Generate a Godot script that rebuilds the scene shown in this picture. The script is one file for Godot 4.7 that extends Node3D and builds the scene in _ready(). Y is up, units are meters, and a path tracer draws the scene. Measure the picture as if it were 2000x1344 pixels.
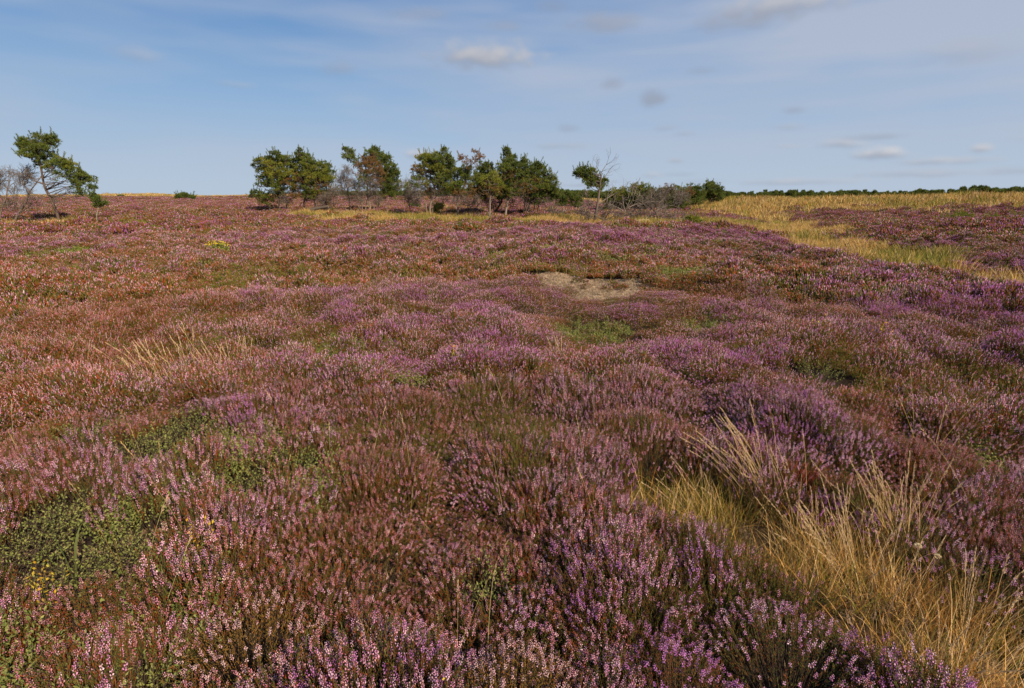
extends Node3D
# A heath in flower: heather, dry grass, wind-bent pines and dead trees, a grassy hollow and ridge on the right.

var rng := RandomNumberGenerator.new()
var n_big := FastNoiseLite.new()
var n_mid := FastNoiseLite.new()
var n_small := FastNoiseLite.new()
var n_patch := FastNoiseLite.new()
var n_bush := FastNoiseLite.new()
var n_bush_kind := FastNoiseLite.new()
var mat_plant: StandardMaterial3D
var mat_grass: StandardMaterial3D
var mat_bark: StandardMaterial3D
var mat_dead: StandardMaterial3D
var mat_needle: StandardMaterial3D
var mat_ground: StandardMaterial3D

# ---------------------------------------------------------------- mesh collector
class Soup:
	var v := PackedVector3Array()
	var n := PackedVector3Array()
	var c := PackedColorArray()
	func tri(a: Vector3, b: Vector3, d: Vector3, na: Vector3, nb: Vector3, nd: Vector3, col: Color) -> void:
		if (d - a).cross(b - a).dot(na + nb + nd) < 0.0:
			v.append(a); v.append(d); v.append(b)
			n.append(na); n.append(nd); n.append(nb)
		else:
			v.append(a); v.append(b); v.append(d)
			n.append(na); n.append(nb); n.append(nd)
		c.append(col); c.append(col); c.append(col)
	func flat(a: Vector3, b: Vector3, d: Vector3, col: Color) -> void:
		var f := (d - a).cross(b - a).normalized()
		tri(a, b, d, f, f, f, col)
	# a spindle: pointed at both ends, k-sided, widest at `at` of its length
	func spindle(p: Vector3, axis: Vector3, length: float, r: float, k: int, col: Color, at := 0.45, turn := 0.0) -> void:
		var s := axis.cross(Vector3.UP if absf(axis.y) < 0.9 else Vector3.RIGHT).normalized()
		var t := axis.cross(s)
		var top := p + axis * length
		var m := p + axis * length * at
		var ring := PackedVector3Array()
		var rn := PackedVector3Array()
		for i in k:
			var a := turn + TAU * i / k
			var d := s * cos(a) + t * sin(a)
			ring.append(m + d * r); rn.append(d)
		for i in k:
			var j := (i + 1) % k
			tri(p, ring[i], ring[j], (rn[i] + rn[j] - axis).normalized(), rn[i], rn[j], col)
			tri(top, ring[i], ring[j], (rn[i] + rn[j] + axis).normalized(), rn[i], rn[j], col)
	func tube(pts: PackedVector3Array, rad: PackedFloat32Array, k: int, col: Color) -> void:
		var last := PackedVector3Array()
		var lastn := PackedVector3Array()
		var s := Vector3.ZERO
		for i in pts.size():
			var ax := (pts[mini(i + 1, pts.size() - 1)] - pts[maxi(i - 1, 0)]).normalized()
			if s == Vector3.ZERO:
				s = ax.cross(Vector3.UP if absf(ax.y) < 0.8 else Vector3.RIGHT).normalized()
			else:
				s = (s - ax * s.dot(ax)).normalized()
			var t := ax.cross(s)
			var ring := PackedVector3Array()
			var rn := PackedVector3Array()
			for q in k:
				var a := TAU * q / k
				var d := s * cos(a) + t * sin(a)
				ring.append(pts[i] + d * rad[i]); rn.append(d)
			if i:
				for q in k:
					var j := (q + 1) % k
					tri(last[q], last[j], ring[q], lastn[q], lastn[j], rn[q], col)
					tri(last[j], ring[j], ring[q], lastn[j], rn[j], rn[q], col)
			last = ring; lastn = rn
	# a tapering ribbon
	func blade(pts: PackedVector3Array, side: Vector3, w: float, col: Color) -> void:
		var m := pts.size() - 1
		for i in m:
			var wa := w * (1.0 - 0.85 * float(i) / m)
			var wb := w * (1.0 - 0.85 * float(i + 1) / m)
			var a := pts[i] - side * wa; var b := pts[i] + side * wa
			var d := pts[i + 1] - side * wb; var e := pts[i + 1] + side * wb
			flat(a, b, d, col)
			if i < m - 1:
				flat(b, e, d, col)
	func done(m: Material) -> ArrayMesh:
		var arr := []
		arr.resize(Mesh.ARRAY_MAX)
		arr[Mesh.ARRAY_VERTEX] = v; arr[Mesh.ARRAY_NORMAL] = n; arr[Mesh.ARRAY_COLOR] = c
		var am := ArrayMesh.new()
		am.add_surface_from_arrays(Mesh.PRIMITIVE_TRIANGLES, arr)
		am.surface_set_material(0, m)
		return am

# ---------------------------------------------------------------- small helpers
func rf(a: float, b: float) -> float: return rng.randf_range(a, b)
func pick(list: Array) -> Color:
	var col: Color = list[rng.randi() % list.size()]
	var k := rf(0.82, 1.18)
	return Color(col.r * k, col.g * k, col.b * k)
func rdir() -> Vector3:
	var y := rf(-1, 1); var a := rf(0, TAU); var r := sqrt(maxf(0.0, 1.0 - y * y))
	return Vector3(cos(a) * r, y, sin(a) * r)
func disc(r: float) -> Vector3:
	var a := rf(0, TAU); var q := sqrt(rng.randf()) * r
	return Vector3(cos(a) * q, 0, sin(a) * q)
func pts3(a: Vector3, b: Vector3, d: Vector3, n: int) -> PackedVector3Array:
	var out := PackedVector3Array()
	for i in n + 1:
		var t := float(i) / n
		out.append(a.lerp(b, t).lerp(b.lerp(d, t), t))
	return out
func taper(a: float, b: float, n: int) -> PackedFloat32Array:
	var out := PackedFloat32Array()
	for i in n + 1: out.append(lerpf(a, b, float(i) / n))
	return out
func tag(o: Node, label: String, category: String, group := "", kind := "") -> void:
	if label: o.set_meta("label", label)
	if category: o.set_meta("category", category)
	if group: o.set_meta("group", group)
	if kind: o.set_meta("kind", kind)
var counts := {}
func top(o: Node3D, called: String) -> void:
	var k: int = counts.get(called, 0)
	o.name = called if k == 0 else "%s_%03d" % [called, k]
	counts[called] = k + 1
	add_child(o, true)
func thing(called: String, label: String, category: String, where: Vector3, group := "") -> Node3D:
	var o := Node3D.new()
	top(o, called)
	o.position = where
	tag(o, label, category, group)
	return o
func part(parent: Node3D, called: String, m: Mesh) -> MeshInstance3D:
	var o := MeshInstance3D.new()
	o.name = called; o.mesh = m
	parent.add_child(o, true)
	return o
func plain_material(called: String, rough: float, through: float) -> StandardMaterial3D:
	var m := StandardMaterial3D.new()
	m.resource_name = called
	m.vertex_color_use_as_albedo = true
	m.roughness = rough
	m.metallic_specular = 0.3
	m.cull_mode = BaseMaterial3D.CULL_DISABLED
	if through > 0.0:
		m.backlight_enabled = true
		m.backlight = Color(through, through, through).linear_to_srgb()
	return m

# ---------------------------------------------------------------- the lie of the land
func path_x(z: float) -> float:   # middle of the grassy hollow on the right
	var d := -z
	var bend := 0.9 * sin(d * 0.16 + 0.6)
	if d < 26.0: return 9.2 + 0.24 * d + bend
	return 15.44 + (d - 26.0) * 0.29 + bend
func ridge_d(x: float, z: float) -> float:   # across the grass ridge that closes the view on the right
	return (x - 30.0) * 0.485 + (z + 82.0) * -0.874
func height(x: float, z: float) -> float:
	var d := sqrt(x * x + z * z)
	var h := 0.30 * n_mid.get_noise_2d(x, z) * smoothstep(2.0, 6.0, d) + 0.10 * n_mid.get_noise_2d(x * 2.3 + 9.0, z * 2.3) * smoothstep(1.2, 3.0, d) + 0.06 * n_small.get_noise_2d(x, z)
	h += 0.5 * n_big.get_noise_2d(x, z) * smoothstep(40.0, 140.0, d)
	h += 0.5 * smoothstep(34.0, 54.0, -z) * smoothstep(11.0, 2.0, x)
	h += 1.9 * smoothstep(70.0, 280.0, -z) * smoothstep(40.0, 10.0, x + z * 0.1)
	h += 0.28 * smoothstep(-8.5, -12.5, z) * smoothstep(-22.0, -15.0, z) * exp(-(x - 1.6) * (x - 1.6) / 9.0)
	var s := x - path_x(z)
	h -= 0.55 * exp(-s * s / 12.0) * smoothstep(3.0, 9.0, d) * smoothstep(80.0, 40.0, -z)
	h += 0.6 * smoothstep(3.0, 40.0, s) * smoothstep(3.0, 12.0, d)
	var q := ridge_d(x, z)
	h += 1.55 * exp(-q * q / 230.0) * smoothstep(16.0, 34.0, x)
	h -= 0.8 * smoothstep(20.0, 70.0, q) * smoothstep(16.0, 34.0, x)
	var w := (z + 360.0) / 60.0
	h += (1.0 + 2.2 * n_big.get_noise_2d(x * 1.8, 7.0)) * exp(-w * w) * smoothstep(-40.0, -130.0, x)
	# the trodden hair-grass gap in front lies lower than the heather roots
	h -= 0.06 * gap_near(x, z)
	return h
func gap_near(x: float, z: float) -> float:   # 1 in the grass gap that runs out of the picture at the lower right
	if z < -4.2 or x < 0.0 or x > 3.2: return 0.0
	var p := [Vector2(0.95, -3.05), Vector2(1.42, -2.62), Vector2(1.74, -2.2), Vector2(1.86, -1.75), Vector2(1.8, -1.0)]
	var best := 9.0
	for i in 4:
		var f := Geometry2D.get_closest_point_to_segment(Vector2(x, z), p[i], p[i + 1])
		best = minf(best, f.distance_to(Vector2(x, z)) / lerpf(0.40, 0.50, minf(i, 2.0) / 2.0))
	return 1.0 - smoothstep(0.75, 1.15, best + 0.25 * n_small.get_noise_2d(x * 3.0, z * 3.0))
func blob(x: float, z: float, cx: float, cz: float, rx: float, rz: float, ragged := 0.55) -> float:
	var a := (x - cx) / rx; var b := (z - cz) / rz
	var q := a * a + b * b
	if q > 2.6: return 0.0
	return 1.0 - smoothstep(0.55, 1.15, q + ragged * n_small.get_noise_2d(x * 0.8 + 31.0, z * 0.8))
# what grows here: x grass, y green dwarf shrub, z bare ground (the rest is heather)
func cover(x: float, z: float) -> Vector3:
	var d := sqrt(x * x + z * z)
	var wob := n_patch.get_noise_2d(x, z)
	var g := gap_near(x, z)
	if d > 6.0:
		var s := x - path_x(z) + 2.2 * wob
		var half := 2.1 if -z < 40.0 else 2.1 + (-z - 40.0) * 0.03
		g = maxf(g, 1.0 - smoothstep(half - 0.8, half + 0.4, absf(s)))
		# strip of grass round the feet of the trees
		if z < -31.0 and z > -64.0 and x < 22.0:
			var mid := -40.5 if x > 0.0 else -40.5 + 0.40 * x
			var band := 2.6 + 2.4 * smoothstep(0.0, 5.0, x)
			var near_pine := 0.0
			if x < -22.0:
				mid = -37.0; near_pine = 1.0
				g = maxf(g, (1.0 - smoothstep(1.2, 2.4, absf(z - mid) + 3.0 * wob)) * (1.0 - smoothstep(-24.5, -23.0, x)))
			else:
				g = maxf(g, (1.0 - smoothstep(band, band + 1.6, absf(z - mid) + 5.0 * wob + n_small.get_noise_2d(x * 0.5, z * 0.5))) * smoothstep(-21.0, -17.0, x))
			var back := -62.0 + 0.1 * x
			g = maxf(g, (1.0 - smoothstep(1.2, 3.0, absf(z - back) + 4.0 * wob)) * smoothstep(-30.0, -20.0, x))
		var q := ridge_d(x, z)
		if x > 14.0 and q > -30.0:
			g = maxf(g, smoothstep(-21.0, -14.0, q + 9.0 * wob) * smoothstep(16.0, 26.0, x))
			# streaks of grass on the far slope
			g = maxf(g, smoothstep(0.32, 0.42, n_patch.get_noise_2d(x * 0.35 + 50.0, z * 1.1)) * smoothstep(18.0, 30.0, x))
		if z < -235.0 and x < -40.0:
			g = maxf(g, smoothstep(-285.0, -305.0, z + 30.0 * wob))
	var s_ := maxf(blob(x, z, 1.6, -10.6, 1.0, 1.3, 0.8), 0.0)
	var gr := 0.0
	if d < 40.0:
		gr = maxf(blob(x, z, 6.7, -21.8, 2.6, 1.3), blob(x, z, 2.0, -14.8, 2.0, 1.5))
		gr = maxf(gr, maxf(blob(x, z, 1.1, -7.7, 0.7, 0.45), blob(x, z, -6.5, -25.0, 2.5, 0.7)))
		gr = maxf(gr, maxf(blob(x, z, 3.6, -11.2, 0.9, 0.6), blob(x, z, -2.3, -10.5, 0.5, 0.35)))
		if x < -0.7 and z > -5.5:
			gr = maxf(gr, 0.75 * smoothstep(0.02, 0.3, n_patch.get_noise_2d(x * 2.4 + 12.0, z * 2.4) + 0.12) * smoothstep(-0.7, -1.2, x))
		gr = maxf(gr, blob(x, z, 7.6, -9.4, 0.7, 0.8))
		gr = maxf(gr, 0.85 * smoothstep(0.34, 0.46, n_patch.get_noise_2d(x * 1.7 + 90.0, z * 1.7)))
	return Vector3(g * (1.0 - s_), gr * (1.0 - g) * (1.0 - s_), s_)

# ---------------------------------------------------------------- heather
# base colours (linear): flowers and leafy shoots of the four looks the heath shows
const LOOKS := {
	"lilac": {"bloom": 0.52, "flower": [Color(0.60, 0.24, 0.47), Color(0.72, 0.40, 0.56), Color(0.50, 0.16, 0.40), Color(0.80, 0.55, 0.64)], "leaf": [Color(0.14, 0.085, 0.026), Color(0.22, 0.065, 0.028), Color(0.105, 0.11, 0.026), Color(0.12, 0.14, 0.033)]},
	"pink": {"bloom": 0.48, "flower": [Color(0.68, 0.32, 0.43), Color(0.82, 0.57, 0.60), Color(0.58, 0.21, 0.36), Color(0.56, 0.19, 0.25)], "leaf": [Color(0.31, 0.066, 0.020), Color(0.19, 0.095, 0.023), Color(0.11, 0.105, 0.025), Color(0.12, 0.13, 0.03)]},
	"spent": {"bloom": 0.40, "flower": [Color(0.50, 0.20, 0.24), Color(0.62, 0.33, 0.34), Color(0.42, 0.13, 0.18)], "leaf": [Color(0.29, 0.062, 0.019), Color(0.18, 0.085, 0.021), Color(0.11, 0.10, 0.022), Color(0.13, 0.115, 0.025)]},
	"olive": {"bloom": 0.18, "flower": [Color(0.58, 0.27, 0.40), Color(0.50, 0.20, 0.27)], "leaf": [Color(0.13, 0.125, 0.024), Color(0.16, 0.12, 0.025), Color(0.20, 0.068, 0.022), Color(0.13, 0.16, 0.035)]},
	"purple": {"bloom": 0.64, "flower": [Color(0.52, 0.17, 0.49), Color(0.62, 0.30, 0.57), Color(0.44, 0.12, 0.41)], "leaf": [Color(0.14, 0.09, 0.03), Color(0.19, 0.065, 0.027)]},
}
const WOOD := Color(0.085, 0.06, 0.045)

func shoot(s: Soup, a: Vector3, b: Vector3, look: Dictionary, lod: int, flowering: bool, fl: Soup = null) -> void:
	if fl == null: fl = s
	var up := (b - a).normalized()
	b += disc(0.035)
	var mid := a.lerp(b, 0.5) + disc(0.03)
	var leaf := pick(look.leaf)
	var rl := rf(0.026, 0.07) * (1.0 if lod == 0 else 0.66) if flowering else 0.0
	var tip := (b - mid).normalized()
	var start := b - tip * rl
	if lod == 0:
		s.tube(pts3(a, mid, b, 3), taper(0.0022, 0.0009, 3), 3, WOOD)
		for q in 7:   # scale-leaved upper stem
			s.spindle(mid.lerp(start, q / 7.0), (tip + rdir() * 0.3).normalized(), rf(0.014, 0.022), 0.0030, 3, leaf.lerp(pick(look.leaf), 0.3), 0.4, rf(0, 3))
		for q in (4 if flowering else 7):   # short side shoots
			var p := mid.lerp(b, rf(0.0, 0.85)) + disc(0.004)
			var dir := (up + rdir() * 0.8).normalized()
			var l := rf(0.012, 0.024)
			s.spindle(p, dir, l, 0.0027, 3, pick(look.leaf), 0.5, rf(0, 3))
			s.spindle(p + dir * l * 0.75, (dir + Vector3.UP * 0.5).normalized(), l * 0.9, 0.0025, 3, leaf, 0.4, rf(0, 3))
		if flowering:
			var nfl := int(rl / 0.0038)
			var tint := pick(look.flower)
			for q in nfl:
				var t := float(q) / nfl
				var ang := q * 2.4
				var side := tip.cross(Vector3(cos(ang), 0.2, sin(ang))).normalized()
				if rng.randf() < 0.1: continue
				var col := tint.lerp(pick(look.flower), 0.5)
				if rng.randf() < 0.2 - 0.4 * t: col = Color(0.34, 0.16, 0.10)   # bells already over
				var big := lerpf(1.15, 0.6, t * t) * rf(0.8, 1.2)
				fl.spindle(start + tip * rl * t + side * 0.0015, (side + tip * 0.45).normalized(), 0.0095 * big, 0.0042 * big, 3, col, 0.6, ang)
	elif lod == 1:
		for q in 2:
			s.spindle(mid.lerp(start, 0.1 + 0.45 * q), (tip + rdir() * 0.2).normalized(), rf(0.026, 0.04), 0.005, 3, leaf, 0.4, rf(0, 3))
		for q in (3 if flowering else 5):
			var dir := (up + rdir() * 0.7).normalized()
			s.spindle(a.lerp(b, rf(0.5, 0.92)), dir, rf(0.025, 0.042), 0.005, 3, pick(look.leaf), 0.5, rf(0, 3))
		if flowering:
			var tint := pick(look.flower)
			var nfl := int(rl / 0.010)
			for q in nfl:
				var col := tint.lerp(pick(look.flower), 0.5)
				s.spindle(start + tip * rl * q / nfl + disc(0.002), (tip + rdir() * 0.8).normalized(), 0.014, 0.0056, 3, col, 0.5, rf(0, 3))
	else:
		for q in (2 if flowering else 3):
			s.spindle(a.lerp(b, rf(0.45, 0.8)), (up + rdir() * 0.5).normalized(), rf(0.06, 0.09), 0.012, 3, pick(look.leaf), 0.5, rf(0, 3))
		if flowering:
			s.spindle(start - tip * 0.005, (tip + rdir() * 0.15).normalized(), rl + 0.005, 0.0085, 3, pick(look.flower), 0.4, rf(0, 3))

func heather_clump(look: Dictionary, lod: int, radius := 0.17, shoots := 44, tall := 0.33) -> ArrayMesh:
	var s := Soup.new()
	if lod < 3:
		for i in shoots:
			var off := disc(radius)
			var q := off.length() / radius
			var b := off + Vector3(0, tall * (1.0 - 0.28 * q * q) * rf(0.78, 1.06), 0) + off * 0.25
			var a := off * 0.45 + disc(0.02) - Vector3(0, 0.02, 0)
			shoot(s, a, b, look, lod, rng.randf() < look.bloom)
		if lod == 0:   # bare woody stems low in the bush
			for i in 7:
				var e := disc(radius) + Vector3(0, tall * rf(0.35, 0.6), 0)
				s.tube(pts3(disc(0.03), e * 0.4 + Vector3(0, 0.03, 0), e, 3), taper(0.0042, 0.0016, 3), 3, WOOD)
	else:   # seen from far: one bush half a metre across
		for i in 150:
			var off := disc(0.5)
			var q := off.length() / 0.5
			var y := tall * (1.0 - 0.45 * q * q) * rf(0.55, 1.05)
			var dir := (Vector3.UP + off * 0.9 + rdir() * 0.45).normalized()
			if rng.randf() < look.bloom * 0.46:
				s.spindle(off + Vector3(0, y, 0), dir, rf(0.045, 0.08), 0.0145, 3, pick(look.flower), 0.45, rf(0, 3))
			else:
				s.spindle(off + Vector3(0, y * 0.82, 0), dir, rf(0.07, 0.13), 0.028, 3, pick(look.leaf), 0.45, rf(0, 3))
	return s.done(mat_plant)

# a single bush that stands out from the rest
func heather_bush(label: String, where: Vector3, look: Dictionary, radius: float, tall: float, shoots: int) -> void:
	var o := thing("heather_bush", label, "heather", where, "heather bushes that stand out in front")
	var k := 0.6   # these bushes are fine-twigged: drawn large, set small
	o.scale = Vector3(k, k, k)
	radius /= k; tall /= k; shoots = int(shoots * 1.5)
	var s := Soup.new()
	var fl := Soup.new()
	for i in shoots:
		var off := disc(radius)
		var q := off.length() / radius
		var b := off + Vector3(0, tall * (1.0 - 0.4 * q * q) * rf(0.82, 1.06), 0) + off * 0.15
		shoot(s, off * 0.5 + disc(0.02) - Vector3(0, 0.02, 0), b, look, 0, rng.randf() < look.bloom, fl)
	part(o, "shoots", s.done(mat_plant)).set_meta("kind", "stuff")
	part(o, "flowers", fl.done(mat_plant)).set_meta("kind", "stuff")

# ---------------------------------------------------------------- grass
const STRAW := [Color(0.58, 0.365, 0.115), Color(0.66, 0.45, 0.18), Color(0.50, 0.29, 0.075), Color(0.68, 0.52, 0.26)]
const GREEN_BLADE := [Color(0.24, 0.24, 0.045), Color(0.32, 0.28, 0.06), Color(0.18, 0.20, 0.04)]
func grass_tuft(blades: int, radius: float, lo: float, hi: float, w: float, green: float, lean := Vector3.ZERO) -> ArrayMesh:
	var s := Soup.new()
	for i in blades:
		var a := disc(radius)
		var l := rf(lo, hi)
		var dir := (Vector3.UP + a / radius * 0.30 + rdir() * 0.38 + lean).normalized()
		dir.y = absf(dir.y)
		var tip := a + dir * l + Vector3(dir.x, -0.35, dir.z) * l * rf(0.1, 0.55)
		var side := dir.cross(rdir()).normalized()
		s.blade(pts3(a, a + dir * l * 0.6, tip, 3), side, w * rf(0.6, 1.2), pick(GREEN_BLADE) if rng.randf() < green else pick(STRAW))
	return s.done(mat_grass)
# a flowering stem: thin culm with a nodding, feathery head
func culm(s: Soup, a: Vector3, dir: Vector3, l: float, w: float, col: Color, head: float) -> void:
	var bend := Vector3(dir.x, 0, dir.z) * l * rf(0.15, 0.42) + disc(l * 0.06)
	var b := a + dir * l + bend - Vector3(0, bend.length() * 0.35, 0)
	var p := pts3(a, a + dir * l * 0.62, b, 6)
	s.tube(p, taper(w, w * 0.5, 6), 3, col)
	if head > 0.0:
		var ax := (p[6] - p[5]).normalized()
		for q in int(head / 0.0035):
			var t := rng.randf()
			var at := p[6] - ax * head * t
			var d2 := (ax + rdir() * (0.2 + 0.3 * t) + Vector3(bend.x, 0, bend.z).normalized() * 0.25).normalized()
			s.spindle(at, d2, rf(0.012, 0.022), w * 0.85, 3, pick(STRAW).lerp(Color(0.64, 0.48, 0.34), 0.6), 0.5, t * 9.0)
func tussock(label: String, where: Vector3, blades: int, radius: float, lo: float, hi: float, green: float, culms: int, chi: float, lean: Vector3, w := 0.0016) -> void:
	var o := thing("grass_tussock", label, "grass tussock", where, "tussocks of tall grass")
	part(o, "blades", grass_tuft(blades, radius, lo, hi, w, green, lean * 0.6)).set_meta("kind", "stuff")
	var s := Soup.new()
	for i in culms:
		var a := disc(radius)
		culm(s, a, (Vector3.UP + lean + a / radius * 0.15 + rdir() * 0.26).normalized(), chi * rf(0.7, 1.0), w * 0.95, pick(STRAW).lerp(Color(0.62, 0.45, 0.30), 0.5), rf(0.08, 0.16))
	if culms:
		part(o, "flower_stems", s.done(mat_grass)).set_meta("kind", "stuff")

# ---------------------------------------------------------------- small leafy shrubs
const WILLOW := [Color(0.18, 0.205, 0.052), Color(0.23, 0.245, 0.078), Color(0.13, 0.155, 0.038), Color(0.27, 0.26, 0.082)]
func leaf(s: Soup, p: Vector3, dir: Vector3, l: float, w: float, col: Color) -> void:
	var side := dir.cross(rdir()).normalized()
	var lift := side.cross(dir) * w * 0.35
	var m := p + dir * l * 0.5 - lift
	s.flat(p, m + side * w + lift, m, col); s.flat(m, m + side * w + lift, p + dir * l, col)
	s.flat(p, m, m - side * w + lift, col); s.flat(m, p + dir * l, m - side * w + lift, col)
func leafy(twigs: int, radius: float, tall: float, ll: float, cols: Array, wood: Soup, sep := 0.014) -> Soup:
	var s := Soup.new()
	for i in twigs:
		var a := disc(radius * 0.5)
		var off := disc(radius)
		var q := off.length() / radius
		var b := off + Vector3(0, tall * (1.0 - 0.35 * q * q) * rf(0.65, 1.05), 0)
		var p := pts3(a, a.lerp(b, 0.5) + disc(0.03), b, 4)
		if wood: wood.tube(p, taper(0.0022, 0.0010, 4), 3, WOOD)
		var base_col := pick(cols)
		var run := minf(0.16, a.distance_to(b) * 0.7)
		var cnt := int(run / sep)
		for k in cnt:
			var t := 1.0 - (run / a.distance_to(b)) * k / cnt
			var at := p[3].lerp(p[4], (t - 0.75) * 4.0) if t > 0.75 else p[2].lerp(p[3], (t - 0.5) * 4.0) if t > 0.5 else p[1].lerp(p[2], maxf(0.0, (t - 0.25) * 4.0))
			var dir := (rdir() + Vector3.UP * 0.7).normalized()
			leaf(s, at, dir, ll * rf(0.7, 1.15), ll * 0.24, base_col.lerp(pick(cols), 0.4))
	return s
func willow(label: String, where: Vector3, radius: float, tall: float, twigs: int, cols := WILLOW, ll := 0.017) -> void:
	var o := thing("creeping_willow", label, "shrub", where, "low leafy willow shrubs among the heather")
	var wood := Soup.new()
	part(o, "foliage", leafy(twigs, radius, tall, ll, cols, wood).done(mat_plant)).set_meta("kind", "stuff")
	part(o, "twigs", wood.done(mat_bark)).set_meta("kind", "stuff")

# ---------------------------------------------------------------- trees
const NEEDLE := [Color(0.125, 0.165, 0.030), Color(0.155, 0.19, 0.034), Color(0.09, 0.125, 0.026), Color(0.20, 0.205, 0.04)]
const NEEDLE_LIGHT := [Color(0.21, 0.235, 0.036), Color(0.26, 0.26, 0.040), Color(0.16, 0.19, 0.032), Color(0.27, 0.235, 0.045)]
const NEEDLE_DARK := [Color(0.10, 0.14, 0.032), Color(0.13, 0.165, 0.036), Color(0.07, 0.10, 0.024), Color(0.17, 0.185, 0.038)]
const NEEDLE_BROWN := [Color(0.25, 0.125, 0.045), Color(0.20, 0.12, 0.045), Color(0.28, 0.15, 0.07), Color(0.15, 0.12, 0.04)]
const GREY_TWIG := [Color(0.19, 0.15, 0.13), Color(0.15, 0.12, 0.10), Color(0.23, 0.19, 0.165)]
const BARK := Color(0.12, 0.085, 0.065)
func tuft(s: Soup, p: Vector3, dir: Vector3, l: float, w: float, cnt: int, col: Color) -> void:
	var a := dir.cross(Vector3.UP if absf(dir.y) < 0.9 else Vector3.RIGHT).normalized()
	var b := dir.cross(a)
	for i in cnt:
		var ang := i * 2.4 + p.x * 7.0
		var out := (a * cos(ang) + b * sin(ang))
		var at := p + dir * l * (0.5 * i / cnt)
		var d := (dir * 0.75 + out * rf(0.45, 0.95)).normalized()
		var side := d.cross(out.cross(dir)).normalized() if i % 2 else d.cross(dir).normalized()
		var k := rf(0.8, 1.2)
		s.flat(at - side * w, at + side * w, at + d * l * rf(0.7, 1.1), Color(col.r * k, col.g * k, col.b * k))
# crooked twigs for bare crowns; grows from p along dir
func bare(s: Soup, p: Vector3, dir: Vector3, l: float, r: float, depth: int, cols: Array, crook := 0.5, forks := 3) -> void:
	var q := p + dir * l
	var m := p + dir * l * 0.5 + rdir() * l * crook * 0.28
	var seg := 4 if r > 0.015 else 2
	s.tube(pts3(p, m, q, seg), taper(r, r * 0.62, seg), 5 if r > 0.02 else 3, pick(cols))
	if depth == 0: return
	for i in forks:
		var t := rf(0.35, 1.0) if i else 1.0
		var at := p.lerp(m, t * 2.0) if t < 0.5 else m.lerp(q, t * 2.0 - 1.0)
		var d := (dir * 0.75 + rdir() * (0.75 if i else crook) + Vector3.UP * 0.12).normalized()
		bare(s, at, d, l * rf(0.5, 0.78), r * (0.42 if i else 0.6), depth - 1, cols, crook, forks)
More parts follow.
